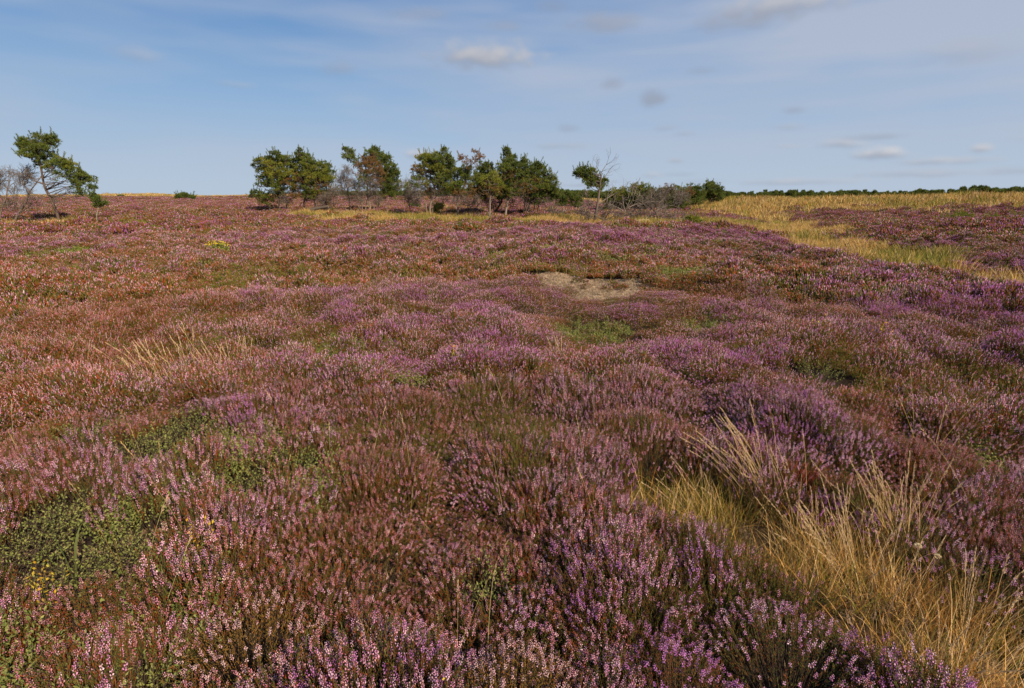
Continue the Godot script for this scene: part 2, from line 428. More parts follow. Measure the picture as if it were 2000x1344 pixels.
# u: metres per drawing unit; trunk: [dx, dy] from the foot; lobes: [dx, dy, radius, palette, fill]
func pine(label: String, called: String, category: String, where: Vector3, u: float, trunk: Array, r0: float, lobes: Array, opts := {}) -> Node3D:
	var o := thing(called, label, category, where, opts.get("group", ""))
	var depth: float = opts.get("depth", 0.7)
	var tp := PackedVector3Array()
	var off := 0.0
	for i in trunk.size():
		tp.append(Vector3(trunk[i][0] * u, trunk[i][1] * u - (0.1 if i == 0 else 0.0), off))
		off += rf(-0.15, 0.15)
	var smooth := PackedVector3Array()
	for i in tp.size() - 1:
		for k in 3:
			var t := k / 3.0
			smooth.append(tp[i].cubic_interpolate(tp[i + 1], tp[maxi(i - 1, 0)], tp[mini(i + 2, tp.size() - 1)], t))
	smooth.append(tp[-1])
	var ts := Soup.new()
	var rad := taper(r0, r0 * 0.35, smooth.size() - 1)
	for i in rad.size(): rad[i] *= rf(0.88, 1.15)
	ts.tube(smooth, rad, 7, opts.get("bark", BARK))
	part(o, "trunk", ts.done(mat_bark))
	for st in opts.get("stems", []):
		var ss := Soup.new()
		var a := Vector3(st[0] * u, -0.1, rf(-0.5, 0.5))
		var b := Vector3(st[1] * u, st[2] * u, rf(-0.4, 0.4))
		ss.tube(pts3(a, a.lerp(b, 0.5) + Vector3(rf(-0.15, 0.15), 0, rf(-0.1, 0.1)), b, 5), taper(r0 * 0.7, r0 * 0.3, 5), 6, opts.get("bark", BARK))
		part(o, "stem", ss.done(mat_bark))
	var cs := Soup.new()
	var dead := Soup.new()
	var nl: float = opts.get("needle", 0.17)
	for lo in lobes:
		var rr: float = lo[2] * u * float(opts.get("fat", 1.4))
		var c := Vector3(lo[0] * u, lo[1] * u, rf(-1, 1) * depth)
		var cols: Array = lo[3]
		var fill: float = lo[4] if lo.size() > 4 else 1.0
		# limb from the trunk to the lobe
		var from := smooth[0]
		var leave := c.y - rf(0.15, 0.9)
		for q in range(smooth.size() - 1, int(smooth.size() * 0.3), -1):
			if smooth[q].y < leave or q == int(smooth.size() * 0.3) + 1:
				from = smooth[q]; break
		var ls := Soup.new()
		ls.tube(pts3(from, from.lerp(c, rf(0.35, 0.65)) + Vector3(0, rf(-0.3, 0.25), 0) + rdir() * 0.22, c, 6), taper(r0 * rf(0.22, 0.34), 0.010, 6), 4, opts.get("bark", BARK))
		part(o, "limb", ls.done(mat_bark))
		if cols == GREY_TWIG:
			for q in int(40 * fill * maxf(1.0, rr * rr * 3.0)):
				var d := (rdir() + Vector3.UP * 0.3).normalized()
				bare(dead, c + rdir() * rr * 0.4, d, rr * rf(0.4, 0.65), 0.015, 2, cols, 0.6, 3)
			continue
		# needles sit in rounded clusters at the ends of the twigs, with gaps between
		var clusters := int((7 + 46.0 * rr * rr) * clampf(fill * 1.1, 0.3, 1.0))
		for e in clusters:
			var d := rdir()
			if d.y < -0.2 and rng.randf() < 0.6: d.y = -d.y
			var cc := c + Vector3(d.x * 1.1, d.y * 0.85, d.z * 1.1) * rr * rf(0.5, 0.98)
			if rng.randf() < 0.22: cc += (d + Vector3(0, 0.5, 0)) * rr * rf(0.1, 0.3)
			var cr := nl * rf(0.55, 1.15)
			var cl_col := pick(cols)
			dead.tube(PackedVector3Array([c.lerp(cc, 0.05), c.lerp(cc, 0.55) + rdir() * 0.06 - Vector3(0, 0.04, 0), cc]), PackedFloat32Array([0.018, 0.012, 0.008]), 3, opts.get("bark", BARK))
			for q in int(11 * fill) + 3:
				var dd := rdir()
				var p := cc + Vector3(dd.x, dd.y * 0.7, dd.z) * cr * sqrt(rng.randf())
				var dir := (dd * 0.8 + d * 0.3 + Vector3.UP * 0.6 + rdir() * 0.2).normalized()
				tuft(cs, p, dir, nl * rf(0.6, 1.05), nl * 0.065, 9, cl_col.lerp(pick(cols), 0.35))
		# leading shoots that stick out of the crown like candles
		for e in int((2 + 7.0 * rr) * fill):
			var d := (rdir() + Vector3(0, 0.55, 0)).normalized()
			var p := c + Vector3(d.x * 1.1, d.y * 0.85, d.z * 1.1) * rr * 0.85
			var dir := (d * 0.7 + Vector3.UP * 0.9 + rdir() * 0.25).normalized()
			var l := rf(0.22, 0.5) * nl / 0.17
			dead.tube(PackedVector3Array([p, p + dir * l * 0.5, p + dir * l]), PackedFloat32Array([0.012, 0.009, 0.006]), 3, opts.get("bark", BARK))
			for q in 6:
				tuft(cs, p + dir * l * (0.25 + 0.15 * q), (dir + rdir() * 0.35).normalized(), nl * rf(0.55, 0.85), nl * 0.06, 8, pick(cols))
	for dt in opts.get("dead", []):   # bare side branches: [dx, dy, dirx, diry, length, radius, depth]
		bare(dead, Vector3(dt[0] * u, dt[1] * u, 0), Vector3(dt[2], dt[3], rf(-0.4, 0.4)).normalized(), dt[4] * u, dt[5] * 1.4, dt[6], GREY_TWIG, 0.6, 3)
	if cs.v.size(): part(o, "crown", cs.done(mat_needle))
	if dead.v.size(): part(o, "bare_twigs", dead.done(mat_dead)).set_meta("kind", "stuff")
	return o

# ---------------------------------------------------------------- every tree and bush that stands by itself
func trees() -> void:
	pine("lone pine with bare lower branches, tallest tree, far left of the heath", "pine_tree", "tree", on(-29.59, -38.00), 0.0332, [[0, 0], [-4, 28], [-10, 55], [-15, 80], [-13, 115], [-16, 145], [-18, 160]], 0.100,
		[[-16, 140, 12, NEEDLE, 0.6], [-6, 140, 12, NEEDLE_DARK, 0.6], [-24, 144, 10, NEEDLE, 0.6], [4, 143, 11, NEEDLE, 0.6], [-13, 118, 11, NEEDLE, 0.6], [12, 120, 10, NEEDLE_DARK, 0.6], [20, 95, 9, NEEDLE, 0.6], [-16, 166, 9, NEEDLE, 0.6], [-4, 164, 8, NEEDLE_DARK, 0.5], [-32, 153, 13, NEEDLE], [-46, 152, 9, NEEDLE_DARK], [-10, 150, 14, NEEDLE], [10, 157, 10, NEEDLE], [14, 165, 5, NEEDLE_DARK], [-36, 135, 10, NEEDLE, 0.7], [-20, 128, 15, NEEDLE], [0, 132, 14, NEEDLE_DARK], [27, 122, 9, NEEDLE], [32, 110, 13, NEEDLE_LIGHT], [18, 110, 12, NEEDLE], [44, 102, 13, NEEDLE], [57, 95, 9, NEEDLE_DARK], [40, 88, 13, NEEDLE], [52, 78, 10, NEEDLE_DARK], [64, 88, 7, NEEDLE], [58, 65, 9, NEEDLE_DARK, 0.8], [72, 74, 5, NEEDLE_DARK], [-33, 95, 11, GREY_TWIG, 0.35], [4, 85, 13, GREY_TWIG, 0.45], [22, 68, 12, GREY_TWIG, 0.4], [-13, 55, 13, GREY_TWIG, 0.3], [-38, 65, 12, GREY_TWIG, 0.35], [7, 45, 12, GREY_TWIG, 0.25]], {"depth": 0.5, "fat": 1.15, "dead": [[-10, 80, -1, 0.25, 26, 0.02, 3], [-12, 95, -1, -0.1, 24, 0.016, 3], [-14, 60, 1, -0.1, 30, 0.02, 3], [-12, 70, 1, 0.2, 34, 0.02, 3], [-10, 50, 1, -0.25, 26, 0.018, 3], [-10, 62, -1, -0.1, 22, 0.018, 3], [-13, 85, 1, -0.15, 34, 0.018, 3], [-6, 45, -1, 0.1, 28, 0.016, 3]]})
	pine("thin young pine sapling leaning right of the lone left pine", "pine_sapling", "tree", on(-25.55, -36.00), 0.0314, [[0, 0], [-5, 21], [1, 41], [4, 61]], 0.028,
		[[-7, 64, 6, NEEDLE_DARK], [1, 56, 8, NEEDLE_DARK], [9, 50, 5, NEEDLE_DARK], [-1, 48, 6, NEEDLE]], {"depth": 0.15, "fat": 0.95, "bark": Color(0.30, 0.25, 0.20)})
	pine("grey leaning dead tree with fine bare twigs, left of the lone pine", "dead_tree", "dead tree", on(-33.14, -38.50), 0.0336, [[0, 0], [16, 22], [34, 42], [48, 62], [64, 78], [80, 98]], 0.070,
		[[46, 95, 15, GREY_TWIG, 0.9], [31, 85, 15, GREY_TWIG, 0.8], [56, 105, 9, GREY_TWIG, 0.5], [21, 65, 13, GREY_TWIG, 0.6], [61, 50, 13, GREY_TWIG, 0.5], [36, 35, 13, GREY_TWIG, 0.6]], {"depth": 0.3, "bark": Color(0.20, 0.155, 0.125), "dead": [[24, 32, -0.2, 1, 30, 0.025, 3], [44, 58, -0.5, 1, 26, 0.02, 3], [20, 24, 0.9, 0.4, 34, 0.025, 3]]})
	pine("outermost dead tree at the left edge of the picture", "dead_tree", "dead tree", on(-34.52, -39.00), 0.0340, [[0, 0], [14, 31], [26, 51], [34, 74], [42, 94]], 0.060,
		[[26, 88, 15, GREY_TWIG, 0.9], [42, 98, 12, GREY_TWIG, 0.7], [14, 76, 14, GREY_TWIG, 0.8], [18, 41, 13, GREY_TWIG, 0.6], [34, 36, 13, GREY_TWIG, 0.6], [-1, 86, 15, GREY_TWIG, 0.7]], {"depth": 0.3, "bark": Color(0.20, 0.155, 0.125), "dead": [[20, 50, -0.6, 1, 26, 0.02, 3], [30, 60, 0.5, 1, 22, 0.02, 3]]})
	pine("low bushy pine at the left foot of the first tree group", "pine_tree", "tree", on(-21.43, -52.00), 0.0454, [[0, 0], [-2, 13], [-8, 23]], 0.060,
		[[-26, 38, 7, NEEDLE_DARK], [-17, 34, 8, NEEDLE], [-6, 30, 9, NEEDLE], [5, 26, 10, NEEDLE_BROWN, 0.5], [-13, 26, 8, NEEDLE_BROWN, 0.4]], {"depth": 0.4})
	pine("broad yellow-green pine at the left end of the first tree group", "pine_tree", "tree", on(-20.61, -52.00), 0.0454, [[0, 0], [-1, 21], [-3, 41], [1, 66], [4, 86]], 0.110,
		[[-36, 91, 8, NEEDLE_DARK, 0.8], [-28, 99, 8, NEEDLE], [-18, 93, 13, NEEDLE], [-24, 79, 12, NEEDLE_LIGHT], [-31, 65, 9, NEEDLE_DARK, 0.7], [-6, 103, 10, NEEDLE_DARK], [7, 111, 7, NEEDLE_DARK], [9, 101, 11, NEEDLE], [-1, 87, 15, NEEDLE_LIGHT], [-11, 71, 13, NEEDLE], [5, 71, 15, NEEDLE_LIGHT], [21, 96, 11, NEEDLE], [20, 81, 15, NEEDLE_LIGHT], [-6, 55, 11, NEEDLE, 0.7], [14, 57, 12, NEEDLE, 0.7], [30, 69, 12, NEEDLE_LIGHT], [10, 41, 11, NEEDLE_BROWN, 0.5], [-1, 33, 12, GREY_TWIG, 0.5], [19, 29, 12, GREY_TWIG, 0.6], [29, 46, 12, NEEDLE, 0.6], [-29, 66, 10.8, NEEDLE_LIGHT, 0.6], [-30, 54, 8.1, NEEDLE_DARK, 0.6], [-10, 55, 11.7, NEEDLE, 0.6], [5, 59, 13.5, NEEDLE, 0.6], [-6, 40, 9.9, NEEDLE_DARK, 0.6], [9, 46, 10.8, NEEDLE, 0.6], [30, 57, 10.8, NEEDLE_BROWN, 0.6], [33, 33, 10.8, NEEDLE_BROWN, 0.6]], {"stems": [[12, 10, 34], [29, 44, 25], [4, 4, 15]]})
	pine("bright green pine at the right end of the first tree group", "pine_tree", "tree", on(-18.52, -52.00), 0.0454, [[0, 0], [1, 19], [8, 39], [10, 59], [13, 79]], 0.110,
		[[-6, 97, 10, NEEDLE], [6, 109, 7, NEEDLE_DARK], [12, 103, 8, NEEDLE], [0, 84, 14, NEEDLE_LIGHT], [16, 89, 13, NEEDLE], [10, 71, 15, NEEDLE_LIGHT], [28, 84, 12, NEEDLE], [26, 69, 14, NEEDLE_LIGHT], [42, 87, 9, NEEDLE_DARK], [48, 79, 10, NEEDLE], [42, 65, 12, NEEDLE_LIGHT], [56, 73, 9, NEEDLE_DARK], [58, 61, 9, NEEDLE_LIGHT], [48, 53, 9, NEEDLE_BROWN, 0.6], [-7, 61, 12, NEEDLE], [18, 53, 11, NEEDLE, 0.6], [-2, 41, 12, NEEDLE_BROWN, 0.4], [38, 47, 10, NEEDLE_BROWN, 0.4], [8, 31, 12, GREY_TWIG, 0.6], [28, 29, 12, GREY_TWIG, 0.6], [20, 41, 11, NEEDLE, 0.6], [6, 57, 13.5, NEEDLE_BROWN, 0.6], [23, 58, 12.6, NEEDLE, 0.6], [40, 49, 10.8, NEEDLE_DARK, 0.6], [54, 62, 8.1, NEEDLE_DARK, 0.6], [58, 44, 8.1, NEEDLE_DARK, 0.6], [46, 37, 8.1, NEEDLE_DARK, 0.6], [-6, 47, 10.8, NEEDLE, 0.6], [18, 36, 9.9, NEEDLE_DARK, 0.6], [33, 35, 9, NEEDLE_LIGHT, 0.6]], {"stems": [[18, 24, 35], [40, 48, 30]], "dead": [[18, 5, 0.4, 0.6, 22, 0.03, 3], [40, 20, 0.5, 0.8, 20, 0.02, 3]]})
	pine("dark bare thicket between the first and second tree groups", "dead_shrub", "dead tree", on(-15.81, -51.00), 0.0445, [[0, 0], [-5, 11], [10, 21]], 0.070,
		[[-5, 31, 13, GREY_TWIG, 0.9], [10, 41, 13, GREY_TWIG, 0.9], [-15, 24, 12, GREY_TWIG, 0.8], [5, 21, 12, NEEDLE_BROWN, 0.3]], {"depth": 0.4})
	pine("leafless grey tree left of the browning pine", "dead_tree", "dead tree", on(-14.90, -54.00), 0.0471, [[0, 0], [-2, 20], [-4, 40], [-8, 65]], 0.070,
		[[-12, 65, 14, GREY_TWIG, 1], [-2, 80, 11, GREY_TWIG, 0.8], [-16, 45, 12, GREY_TWIG, 0.9], [6, 55, 12, GREY_TWIG, 0.7], [-2, 30, 12, GREY_TWIG, 0.6]], {"depth": 0.4})
	pine("browning pine with rusty needles in the second tree group", "pine_tree", "tree", on(-13.20, -54.00), 0.0471, [[0, 0], [2, 17], [1, 37], [-2, 62], [-2, 82]], 0.100,
		[[2, 103, 9, NEEDLE_BROWN], [-6, 91, 12, NEEDLE_BROWN], [10, 89, 12, NEEDLE_BROWN], [18, 77, 13, NEEDLE_BROWN, 0.8], [-12, 79, 11, NEEDLE_BROWN, 0.6], [2, 71, 15, NEEDLE_BROWN, 0.5], [22, 65, 12, NEEDLE_BROWN, 0.5], [-4, 55, 14, GREY_TWIG, 0.7], [14, 51, 13, GREY_TWIG, 0.7], [2, 37, 12, GREY_TWIG, 0.7], [-15, 32, 12, GREY_TWIG, 0.8], [18, 29, 12, GREY_TWIG, 0.7], [-20, 52, 12, GREY_TWIG, 0.8], [-1, 60, 13.5, NEEDLE, 0.6], [24, 51, 10.8, NEEDLE, 0.6]], {"bark": Color(0.26, 0.20, 0.165), "stems": [[-22, -14, 40], [-15, -6, 45], [-10, 2, 50], [6, 10, 45]]})
	pine("dark green pine behind the rusty one, right side of second group", "pine_tree", "tree", on(-12.58, -55.00), 0.0480, [[0, 0], [2, 20], [7, 45], [4, 70], [-2, 90]], 0.100,
		[[-52, 118, 5, NEEDLE_DARK], [-46, 113, 5, NEEDLE_DARK], [-50, 103, 8, NEEDLE], [-40, 97, 9, NEEDLE, 0.7], [-6, 116, 6, NEEDLE_DARK], [0, 121, 4, NEEDLE_DARK], [-10, 107, 9, NEEDLE], [6, 109, 7, NEEDLE_DARK], [4, 97, 11, NEEDLE], [18, 97, 9, NEEDLE], [24, 101, 5, NEEDLE_DARK], [14, 83, 12, NEEDLE], [28, 85, 9, NEEDLE_DARK], [36, 79, 6, NEEDLE_DARK], [28, 71, 10, NEEDLE], [41, 73, 4, NEEDLE_DARK], [20, 59, 12, NEEDLE_DARK], [32, 55, 9, NEEDLE_DARK], [40, 49, 5, NEEDLE_DARK], [22, 43, 9, NEEDLE_DARK], [30, 35, 6, NEEDLE_DARK], [12, 71, 11, NEEDLE], [25, 60, 9, NEEDLE_DARK, 0.6], [38, 61, 3.6, NEEDLE_DARK, 0.6], [20, 44, 10.8, NEEDLE, 0.6], [33, 43, 8.1, NEEDLE, 0.6], [35, 32, 4.5, NEEDLE_DARK, 0.6], [17, 30, 8.1, NEEDLE_LIGHT, 0.6], [8, 58, 9.9, NEEDLE, 0.6]], {"depth": 0.6})
	pine("fine bare grey bush left of the third tree group", "dead_shrub", "dead tree", on(-8.73, -50.00), 0.0437, [[0, 0], [0, 18], [-3, 38]], 0.050,
		[[-4, 58, 13, GREY_TWIG, 0.9], [8, 50, 13, GREY_TWIG, 0.9], [-4, 36, 13, GREY_TWIG, 0.8], [12, 30, 12, GREY_TWIG, 0.7]], {"depth": 0.3})
	pine("round dark bush left of the third tree group's pale trunk", "small_bush", "shrub", on(-10.16, -60.00), 0.0524, [[0, 0], [0, 4]], 0.030,
		[[-4, 6, 5, NEEDLE_DARK], [3, 5, 6, NEEDLE_DARK], [8, 7, 4, NEEDLE_DARK]], {"depth": 0.2})
	pine("light green pine on twin trunks, left end of the third tree group", "pine_tree", "tree", on(-6.47, -46.00), 0.0402, [[0, 0], [1, 19], [6, 41], [10, 63], [13, 86]], 0.110,
		[[30, 125, 4, NEEDLE_DARK], [28, 116, 7, NEEDLE], [39, 107, 7, NEEDLE_DARK], [43, 101, 5, NEEDLE_DARK], [-11, 111, 8, NEEDLE_LIGHT], [-1, 107, 10, NEEDLE_LIGHT], [11, 109, 10, NEEDLE_LIGHT], [21, 103, 11, NEEDLE], [-5, 95, 12, NEEDLE_LIGHT], [9, 93, 13, NEEDLE_LIGHT], [25, 89, 13, NEEDLE_LIGHT], [37, 93, 9, NEEDLE], [41, 79, 11, NEEDLE], [17, 77, 13, NEEDLE_LIGHT], [-17, 85, 10, NEEDLE_BROWN, 0.7], [-3, 79, 12, NEEDLE_BROWN, 0.7], [-27, 73, 9, NEEDLE_BROWN, 0.6], [29, 71, 12, NEEDLE], [6, 61, 13, NEEDLE_BROWN, 0.4], [-13, 59, 12, GREY_TWIG, 0.8], [-19, 41, 12, GREY_TWIG, 0.7], [16, 46, 12, GREY_TWIG, 0.7], [29, 53, 11, NEEDLE_BROWN, 0.5], [31, 36, 11, GREY_TWIG, 0.7], [29, 72, 11.7, NEEDLE, 0.6], [40, 63, 9.9, NEEDLE, 0.6], [15, 61, 11.7, NEEDLE_LIGHT, 0.6], [-19, 70, 9, NEEDLE, 0.6], [-4, 62, 10.8, NEEDLE_LIGHT, 0.6], [-32, 58, 8.1, NEEDLE, 0.6], [24, 54, 10.8, NEEDLE_DARK, 0.6], [1, 44, 11.7, NEEDLE_BROWN, 0.6]], {"bark": Color(0.22, 0.165, 0.13), "stems": [[-5, -10, 35], [5, 6, 30]]})
	pine("small green sapling behind the twin trunks of the light pine", "pine_sapling", "tree", on(-6.15, -47.00), 0.0410, [[0, 0], [3, 10], [8, 22]], 0.030,
		[[2, 18, 7, NEEDLE_LIGHT], [8, 24, 6, NEEDLE_LIGHT], [-4, 12, 5, NEEDLE]], {"depth": 0.2, "stems": [[6, 12, 18]]})
	pine("slender pine with low bright tuft and reddish sparse top, middle of third group", "pine_tree", "tree", on(-4.20, -45.00), 0.0393, [[0, 0], [1, 18], [0, 38], [5, 58], [12, 83]], 0.085,
		[[-9, 55, 9, NEEDLE_LIGHT], [0, 61, 9, NEEDLE], [3, 81, 11, NEEDLE], [15, 89, 9, NEEDLE, 0.8], [12, 111, 5, NEEDLE_BROWN, 0.7], [23, 101, 6, NEEDLE_BROWN, 0.5], [19, 77, 11, NEEDLE_DARK], [37, 119, 6, NEEDLE_BROWN, 0.6], [43, 111, 7, NEEDLE_BROWN, 0.5], [33, 103, 7, NEEDLE_BROWN, 0.4], [5, 49, 10, NEEDLE_BROWN, 0.6], [19, 49, 12, NEEDLE_BROWN, 0.6], [12, 33, 12, GREY_TWIG, 0.8], [25, 25, 11, GREY_TWIG, 0.8], [-3, 35, 11, GREY_TWIG, 0.6], [37, 33, 12, GREY_TWIG, 0.8], [3, 44, 8.1, NEEDLE_DARK, 0.6], [1, 65, 9.9, NEEDLE_DARK, 0.6], [17, 72, 8.1, NEEDLE, 0.6], [21, 65, 9.9, NEEDLE, 0.6]], {"bark": Color(0.17, 0.13, 0.11)})
	pine("pine over the arching leaning trunk in the third tree group", "pine_tree", "tree", on(-2.71, -47.00), 0.0410, [[0, 0], [16, 1], [30, 8], [39, 18], [46, 32], [41, 53]], 0.120,
		[[12, 94, 7, NEEDLE_DARK], [22, 96, 4, NEEDLE_DARK], [16, 84, 11, NEEDLE], [4, 78, 10, NEEDLE], [28, 78, 11, NEEDLE], [10, 66, 13, NEEDLE], [26, 62, 13, NEEDLE_DARK], [-4, 56, 12, NEEDLE_DARK], [41, 68, 12, NEEDLE], [14, 50, 12, NEEDLE_BROWN, 0.7], [34, 48, 12, NEEDLE_DARK], [6, 40, 13, NEEDLE_BROWN, 0.6], [42, 52, 9, NEEDLE_LIGHT], [16, 28, 12, GREY_TWIG, 0.8], [31, 22, 11, GREY_TWIG, 0.7], [66, 26, 12, GREY_TWIG, 0.7], [12, 54, 11.7, NEEDLE, 0.6], [21, 51, 11.7, NEEDLE_DARK, 0.6], [-7, 43, 10.8, NEEDLE_BROWN, 0.6], [41, 56, 10.8, NEEDLE_BROWN, 0.6], [11, 34, 10.8, NEEDLE_DARK, 0.6], [39, 37, 10.8, NEEDLE_DARK, 0.6], [47, 36, 8.1, NEEDLE_LIGHT, 0.6]], {"depth": 0.8, "bark": Color(0.07, 0.05, 0.045)})
	pine("thin straight pale-trunked pine in front of the arching trunk", "pine_tree", "tree", on(-1.69, -43.00), 0.0375, [[0, 0], [2, 24], [2, 44], [5, 62]], 0.070,
		[[7, 82, 9, NEEDLE_LIGHT, 0.8], [1, 72, 10, NEEDLE_LIGHT, 0.8], [13, 70, 8, NEEDLE], [0, 56, 11, NEEDLE_BROWN, 0.6], [10, 50, 10, NEEDLE_BROWN, 0.5], [12, 68, 8.1, NEEDLE_LIGHT, 0.6], [0, 57, 9, NEEDLE_LIGHT, 0.6], [10, 55, 7.2, NEEDLE_LIGHT, 0.6]], {"bark": Color(0.24, 0.19, 0.165), "depth": 0.4})
	pine("pointed dark green pine, peak of the third tree group", "pine_tree", "tree", on(-0.55, -45.00), 0.0393, [[0, 0], [3, 22], [7, 44], [8, 74], [6, 104]], 0.090,
		[[4, 130, 3, NEEDLE_DARK], [5, 123, 6, NEEDLE_DARK], [10, 114, 8, NEEDLE_DARK], [4, 104, 10, NEEDLE_DARK], [17, 106, 8, NEEDLE_DARK], [-2, 90, 13, NEEDLE], [14, 92, 13, NEEDLE_DARK], [28, 98, 11, NEEDLE_DARK], [40, 108, 7, NEEDLE_DARK], [26, 84, 14, NEEDLE_DARK], [8, 76, 12, NEEDLE], [-8, 62, 9, NEEDLE_LIGHT], [2, 58, 10, NEEDLE_LIGHT], [18, 66, 12, NEEDLE_DARK], [34, 72, 12, NEEDLE_DARK], [-6, 79, 11.7, NEEDLE_DARK, 0.6], [11, 81, 11.7, NEEDLE_BROWN, 0.6], [28, 70, 12.6, NEEDLE_LIGHT, 0.6], [6, 64, 10.8, NEEDLE_LIGHT, 0.6], [-4, 49, 8.1, NEEDLE, 0.6], [0, 47, 9, NEEDLE_DARK, 0.6], [14, 52, 10.8, NEEDLE_DARK, 0.6], [29, 60, 10.8, NEEDLE_BROWN, 0.6]], {"bark": Color(0.26, 0.21, 0.17)})
	pine("dense dark pine on five close stems, right end of third group", "pine_tree", "tree", on(1.20, -46.00), 0.0402, [[0, 0], [3, 22], [8, 42], [12, 67], [15, 87]], 0.090,
		[[19, 101, 4, NEEDLE_DARK], [14, 95, 7, NEEDLE_DARK], [26, 93, 7, NEEDLE_DARK], [4, 87, 11, NEEDLE_DARK], [18, 81, 12, NEEDLE], [32, 81, 9, NEEDLE_DARK], [42, 73, 9, NEEDLE_DARK], [28, 69, 12, NEEDLE], [10, 69, 13, NEEDLE], [46, 61, 9, NEEDLE_DARK], [36, 55, 11, NEEDLE_DARK], [52, 51, 6, NEEDLE_DARK], [56, 41, 5, NEEDLE_DARK], [22, 53, 12, NEEDLE_BROWN, 0.6], [4, 53, 12, NEEDLE_BROWN, 0.6], [42, 41, 9, NEEDLE_DARK], [0, 39, 14, GREY_TWIG, 0.9], [20, 35, 14, GREY_TWIG, 0.9], [36, 31, 11, GREY_TWIG, 0.8], [-16, 43, 13, GREY_TWIG, 0.7], [13, 67, 10.8, NEEDLE_BROWN, 0.6], [29, 65, 8.1, NEEDLE, 0.6], [44, 56, 8.1, NEEDLE_BROWN, 0.6], [29, 52, 10.8, NEEDLE, 0.6], [12, 53, 11.7, NEEDLE, 0.6], [44, 50, 8.1, NEEDLE_BROWN, 0.6], [33, 43, 9.9, NEEDLE, 0.6], [51, 34, 5.4, NEEDLE_DARK, 0.6], [23, 37, 10.8, NEEDLE_DARK, 0.6], [5, 42, 10.8, NEEDLE_DARK, 0.6]], {"bark": Color(0.10, 0.075, 0.065), "stems": [[-11, -4, 40], [-3, 2, 40], [11, 14, 38], [18, 22, 35]]})
	pine("low grey bare thicket at the right edge of the third tree group", "dead_shrub", "dead tree", on(3.53, -47.00), 0.0410, [[0, 0], [0, 10], [4, 18]], 0.050,
		[[-6, 14, 12, GREY_TWIG, 0.9], [8, 10, 11, GREY_TWIG, 0.9], [-16, 8, 10, GREY_TWIG, 0.8]], {"depth": 0.3})
	pine("half-dead pine with bare crown and one green side, right of the main groups", "pine_tree", "tree", on(5.62, -40.00), 0.0349, [[0, 0], [3, 20], [6, 45], [9, 75], [10, 95]], 0.130,
		[[-37, 96, 4, NEEDLE_DARK], [-30, 102, 5, NEEDLE_DARK], [-22, 107, 5, NEEDLE_DARK], [-27, 92, 6, NEEDLE], [-17, 96, 7, NEEDLE_DARK], [-8, 100, 6, NEEDLE], [-15, 85, 7, NEEDLE], [-5, 88, 8, NEEDLE], [-9, 76, 7, NEEDLE_DARK], [5, 82, 7, NEEDLE_DARK], [17, 82, 6, NEEDLE], [9, 72, 7, NEEDLE], [-21, 60, 9, GREY_TWIG, 0.5], [-11, 40, 13, GREY_TWIG, 0.8], [-21, 25, 12, GREY_TWIG, 0.8], [11, 30, 10, GREY_TWIG, 0.5]], {"depth": 0.4, "fat": 1.15, "bark": Color(0.15, 0.12, 0.105), "dead": [[10, 95, 0.55, 1, 22, 0.022, 4], [10, 95, -0.5, 1, 18, 0.018, 4], [9, 85, 0.8, 0.8, 22, 0.016, 4], [8, 80, -0.2, 1, 24, 0.016, 4], [6, 40, 1, 0.6, 40, 0.03, 3], [4, 25, 1, 1, 30, 0.03, 3]]})
	pine("pale forked dead tree with a thin upright top", "dead_tree", "dead tree", on(7.70, -41.00), 0.0358, [[0, 0], [5, 19], [7, 29]], 0.060,
		[[21, 75, 7, GREY_TWIG, 0.4]], {"depth": 0.1, "bark": Color(0.34, 0.28, 0.235), "dead": [[6, 30, -0.15, 1, 20, 0.03, 2], [7, 30, 0.5, 1, 34, 0.035, 3], [8, 32, 1, 0.35, 30, 0.035, 3], [4, 26, -1, 0.45, 36, 0.03, 3], [12, 52, 0.2, 1, 20, 0.02, 3]]})
	pine("dark twisted dead trunk bending right beside the cut log", "dead_tree", "dead tree", on(8.21, -39.50), 0.0345, [[0, 0], [-4, 13], [-4, 23], [2, 30], [8, 36]], 0.100,
		[[17, 46, 9, GREY_TWIG, 0.7]], {"depth": 0.1, "bark": Color(0.075, 0.055, 0.05), "dead": [[8, 36, 0.9, 0.4, 26, 0.04, 3], [8, 36, 0.2, 1, 20, 0.03, 3], [2, 20, -1, -0.1, 30, 0.03, 3]]})
	pine("gnarled dead tree with tangled branches right of the log", "dead_tree", "dead tree", on(9.97, -39.50), 0.0345, [[0, 0], [-2, 13], [-6, 22], [-11, 30]], 0.090,
		[[-21, 40, 10, GREY_TWIG, 0.8], [-4, 13, 10, GREY_TWIG, 0.5]], {"depth": 0.2, "bark": Color(0.085, 0.065, 0.06), "dead": [[-8, 26, -0.8, 0.7, 24, 0.035, 3], [-8, 26, 0.9, 0.5, 26, 0.03, 3], [-4, 18, -1, -0.2, 28, 0.025, 3], [0, 10, 1, 0.1, 34, 0.02, 2]]})
	pine("small crooked dead tree standing alone in the yellow grass", "dead_tree", "dead tree", on(11.42, -40.00), 0.0349, [[0, 0], [0, 11], [2, 18]], 0.055,
		[[11, 23, 7, GREY_TWIG, 0.5]], {"depth": 0.1, "bark": Color(0.09, 0.065, 0.055), "dead": [[1, 15, 0.9, 0.5, 18, 0.03, 3], [1, 12, 1, -0.3, 22, 0.025, 3], [2, 18, -0.3, 1, 12, 0.02, 3], [1, 8, 1, 0.1, 30, 0.016, 2]]})
